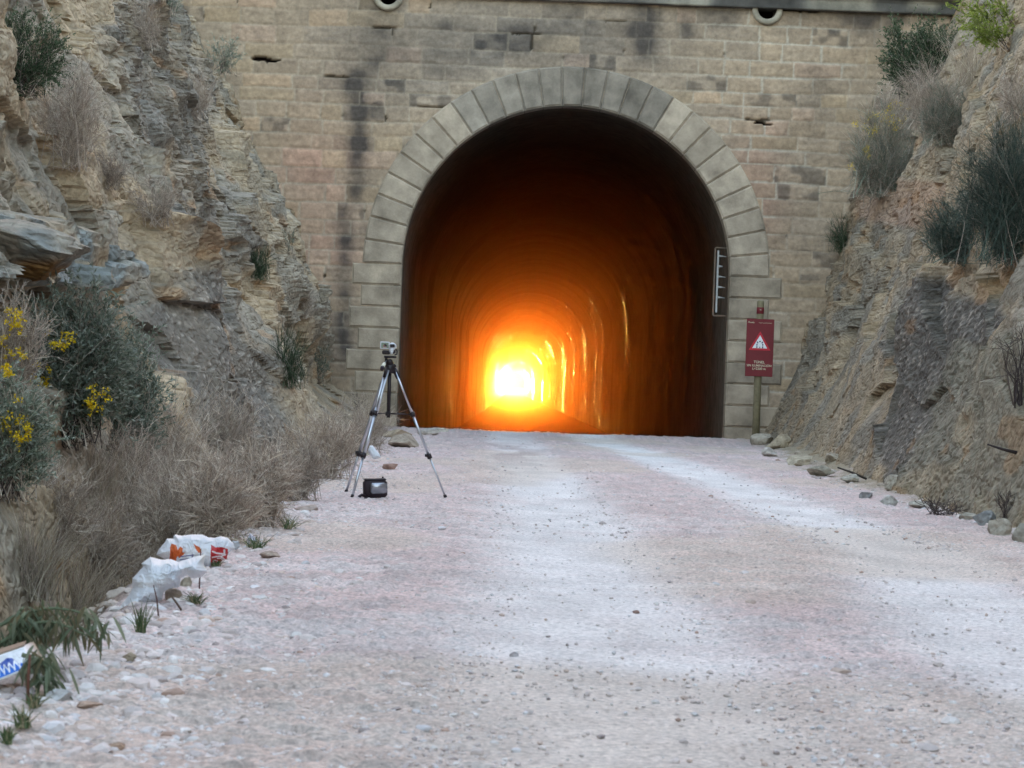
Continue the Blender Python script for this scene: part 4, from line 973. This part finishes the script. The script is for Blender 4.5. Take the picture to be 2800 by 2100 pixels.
# ------------------------------------------------------------------ tripod, camcorder, camera pouch
DT = 16.5
def tripod():
    b = Vector(P(1062, 1362, DT)); b.z = 0.0; e = empty("tripod", b); tag(e, "silver and black photo tripod standing at the left edge of the gravel road", "tripod")
    def T(px, py, dd=0.0): return Vector(P(px, py, DT+dd))-b
    hub = T(1066, 1008); m = MB(); m.lathe(hub-Vector((0, 0, .03)), [(.001, 0), (.03, 0), (.036, .02), (.034, .05), (.02, .065), (.001, .065)], n=14); m.build("hub", M_black, e, True)
    m = MB(); m.tube([T(1062, 1142), T(1066, 1000)], .0125, 12); m.build("centre_column", M_black, e, True)
    feet = [(945, 0.38, 1.35), (962, -.36, 1.35), (1219, 0.03, 1.0)]
    for fx_, dd, rr_ in feet:
        ft = Vector((P(fx_, 1362, DT+dd)[0], DT+dd, 0))-b; ft.z = float(road_z(np.array(ft.x+b.x), np.array(ft.y+b.y)))+.005
        dirx = (ft-hub); dirx.z = 0; dirx.normalize(); a = hub+dirx*.035+Vector((0, 0, -.012))
        L = lambda t: a+(ft-a)*t
        side = dirx.cross(Vector((0, 0, 1)))*.009
        m = MB(); m.tube([L(0.0)+side, L(.34)+side], .0068*rr_, 8); m.tube([L(0.0)-side, L(.34)-side], .0068*rr_, 8); lg = m.build("leg", M_alu, e, True)
        m = MB(); m.tube([L(.30), L(.68)], .0088*rr_, 10); m.build("middle_section", M_alu, lg, True)
        m = MB(); m.tube([L(.66), L(.985)], .0062*rr_, 10); m.build("lower_section", M_alu, lg, True)
        m = MB(); m.tube([L(-.02), L(.06)], [.017, .015], 8); m.tube([L(.325), L(.36)], .018, 8); m.build("collar", M_black, lg, True)
        m = MB(); m.tube([L(.655), L(.69)], .0165, 8); m.box(L(.665)+Vector((-.016, -.004, .0)), (.02, .016, .02), b=.003); m.build("clamp", M_black, lg, True)
        m = MB(); m.tube([L(.975), L(1.0)], [.010, .012], 8); m.build("rubber_foot", M_black, lg, True)
        m = MB(); m.tube([T(1062, 1130), L(.345)], .004, 6); m.build("brace", M_black, e, True)
    m = MB(); m.box(T(1061, 1131), (.034, .034, .028), b=.005); m.build("brace_collar", M_black, e)
    m = MB(); m.box(T(1066, 994), (.05, .045, .030), b=.008); m.tube([T(1072, 1004), T(1082, 998)], .012, 8); m.tube([T(1066, 990)-Vector((0, .03, 0)), T(1066, 990)+Vector((0, .03, 0))], .020, 12); m.box(T(1056, 985), (.018, .03, .04), b=.004)
    m.box(T(1067.5, 976), (.082, .06, .014), b=.004); m.build("pan_head", M_black, e, True)
    m = MB(); m.tube([T(1058, 985), T(1050, 995, -.1)], .004, 8); h = m.build("pan_handle", M_alu, e, True)
    m = MB(); m.tube([T(1051, 994, -.1), T(1046, 1004, -.16)], [.010, .014], 10, True, (.72, .70, .58)); m.tube([T(1046, 1004, -.16), T(1044, 1010, -.18)], [.0135, .012], 10, True, (.03, .02, .03)); m.build("grip", M_attr, h, True)
tripod()
def camcorder():
    b = Vector(P(1072, 972, DT)); e = empty("camcorder", b); tag(e, "small silver camcorder with its flip screen open on top of the tripod", "camcorder")
    def T(px, py, dd=0.0): return Vector(P(px, py, DT+dd))-b
    m = MB(); c = T(1073.5, 950); m.tube([c+Vector((0, -.055, .006)), c+Vector((0, -.05, .006)), c+Vector((0, .06, .004)), c+Vector((0, .075, .002))], [.020, .0245, .0245, .020], 20); m.box(T(1072.5, 958), (.036, .115, .036), b=.009); m.build("body", M_silver, e, True)
    m = MB(); m.box(T(1073, 945.5, -.057), (.030, .012, .021), b=.003); m.build("viewfinder", M_black, e)
    m = MB(); m.box(T(1076.8, 961, -.02), (.022, .07, .026), b=.006); m.tube([T(1080, 952, -.03), T(1086, 960, -.03), T(1085, 969, -.03), T(1079, 970, -.03)], .005, 8); m.build("hand_strap", M_dkcloth, e, True)
    m = MB(); m.box(T(1056, 963.5, .0), (.05, .05, .026), b=.005); m.build("battery_side", M_black, e)
    m = MB(); m.box(T(1071, 964, -.06), (.014, .012, .020), b=.004); m.build("rear_grip", M_silver, e, True)
    m = MB(); m.box(T(1052.5, 944.3, -.03), (.0615, .009, .048), b=.003); sc = m.build("flip_screen", M_silver, e)
    cx = T(1052.5, 944.3, -.03); n = 40; U_, V_ = np.meshgrid(np.linspace(-1, 1, n), np.linspace(-1, 1, n))
    im = np.tile((.19, .235, .175), (n, n, 1)); dk = np.hypot((U_-.1)/.5, (V_+.35)/.85) < 1; im = np.where((dk & (V_ > -.75))[..., None], np.array((.03, .015, .018)), im)
    im = np.where((np.hypot(U_+.28, V_+.1) < .2)[..., None], np.array((.35, .12, .06)), im); im = np.where(((V_ < -.45) & (U_ > -.5) & (U_ < .5))[..., None], np.array((.38, .30, .26)), im)
    V = np.stack([cx.x+U_*.0235, np.full(U_.shape, cx.y-.0052), cx.z+V_*.0175], -1).reshape(-1, 3)
    ms = bpy.data.materials.new("lcd"); ms.use_nodes = True; N = ms.node_tree.nodes; a = N.new("ShaderNodeVertexColor"); a.layer_name = "Col"; P_ = N["Principled BSDF"]
    ms.node_tree.links.new(a.outputs[0], P_.inputs["Base Color"]); P_.inputs["Roughness"].default_value = .3
    mk("display", V, gridf(n, n), ms, sc, im.reshape(-1, 3), False)
camcorder()
def pouch():
    b = Vector(P(1026, 1366, 16.15)); b.z = 0.005; e = empty("camera_pouch", b); tag(e, "black and silver padded camera pouch on the gravel under the tripod", "camera pouch"); e.rotation_euler = (0, math.radians(-3), math.radians(10))
    m = MB(); m.box((0, 0, .064), (.150, .085, .116), b=.018); o = m.build("case", M_dkcloth, e, True)
    m = MB(); m.box((.014, -.012, .068), (.122, .075, .098), b=.022); o2 = m.build("front_panel", M_silver, e, True)
    sh = mat("pouch_shell", (.30, .30, .34), rough=.25, metal=.6, spec=.6); o2.data.materials[0] = sh
    m = MB(); m.box((0, .004, .121), (.138, .078, .016), b=.007); m.build("lid", M_black, e, True)
    m = MB(); m.tube([(-.035, -.052, .112), (-.038, -.056, .08), (-.036, -.054, .03)], .003, 6); m.box((.05, 0, .133), (.012, .012, .012), b=.003); m.build("zip_pull", M_black, e, True)
    m = MB(); m.tube([(-.06, -.03, .02), (-.09, -.04, .028), (-.108, -.05, .018), (-.10, -.06, .006), (-.07, -.06, .004), (-.055, -.045, .008)], .010, 8); m.build("strap", M_dkcloth, e, True)
pouch()
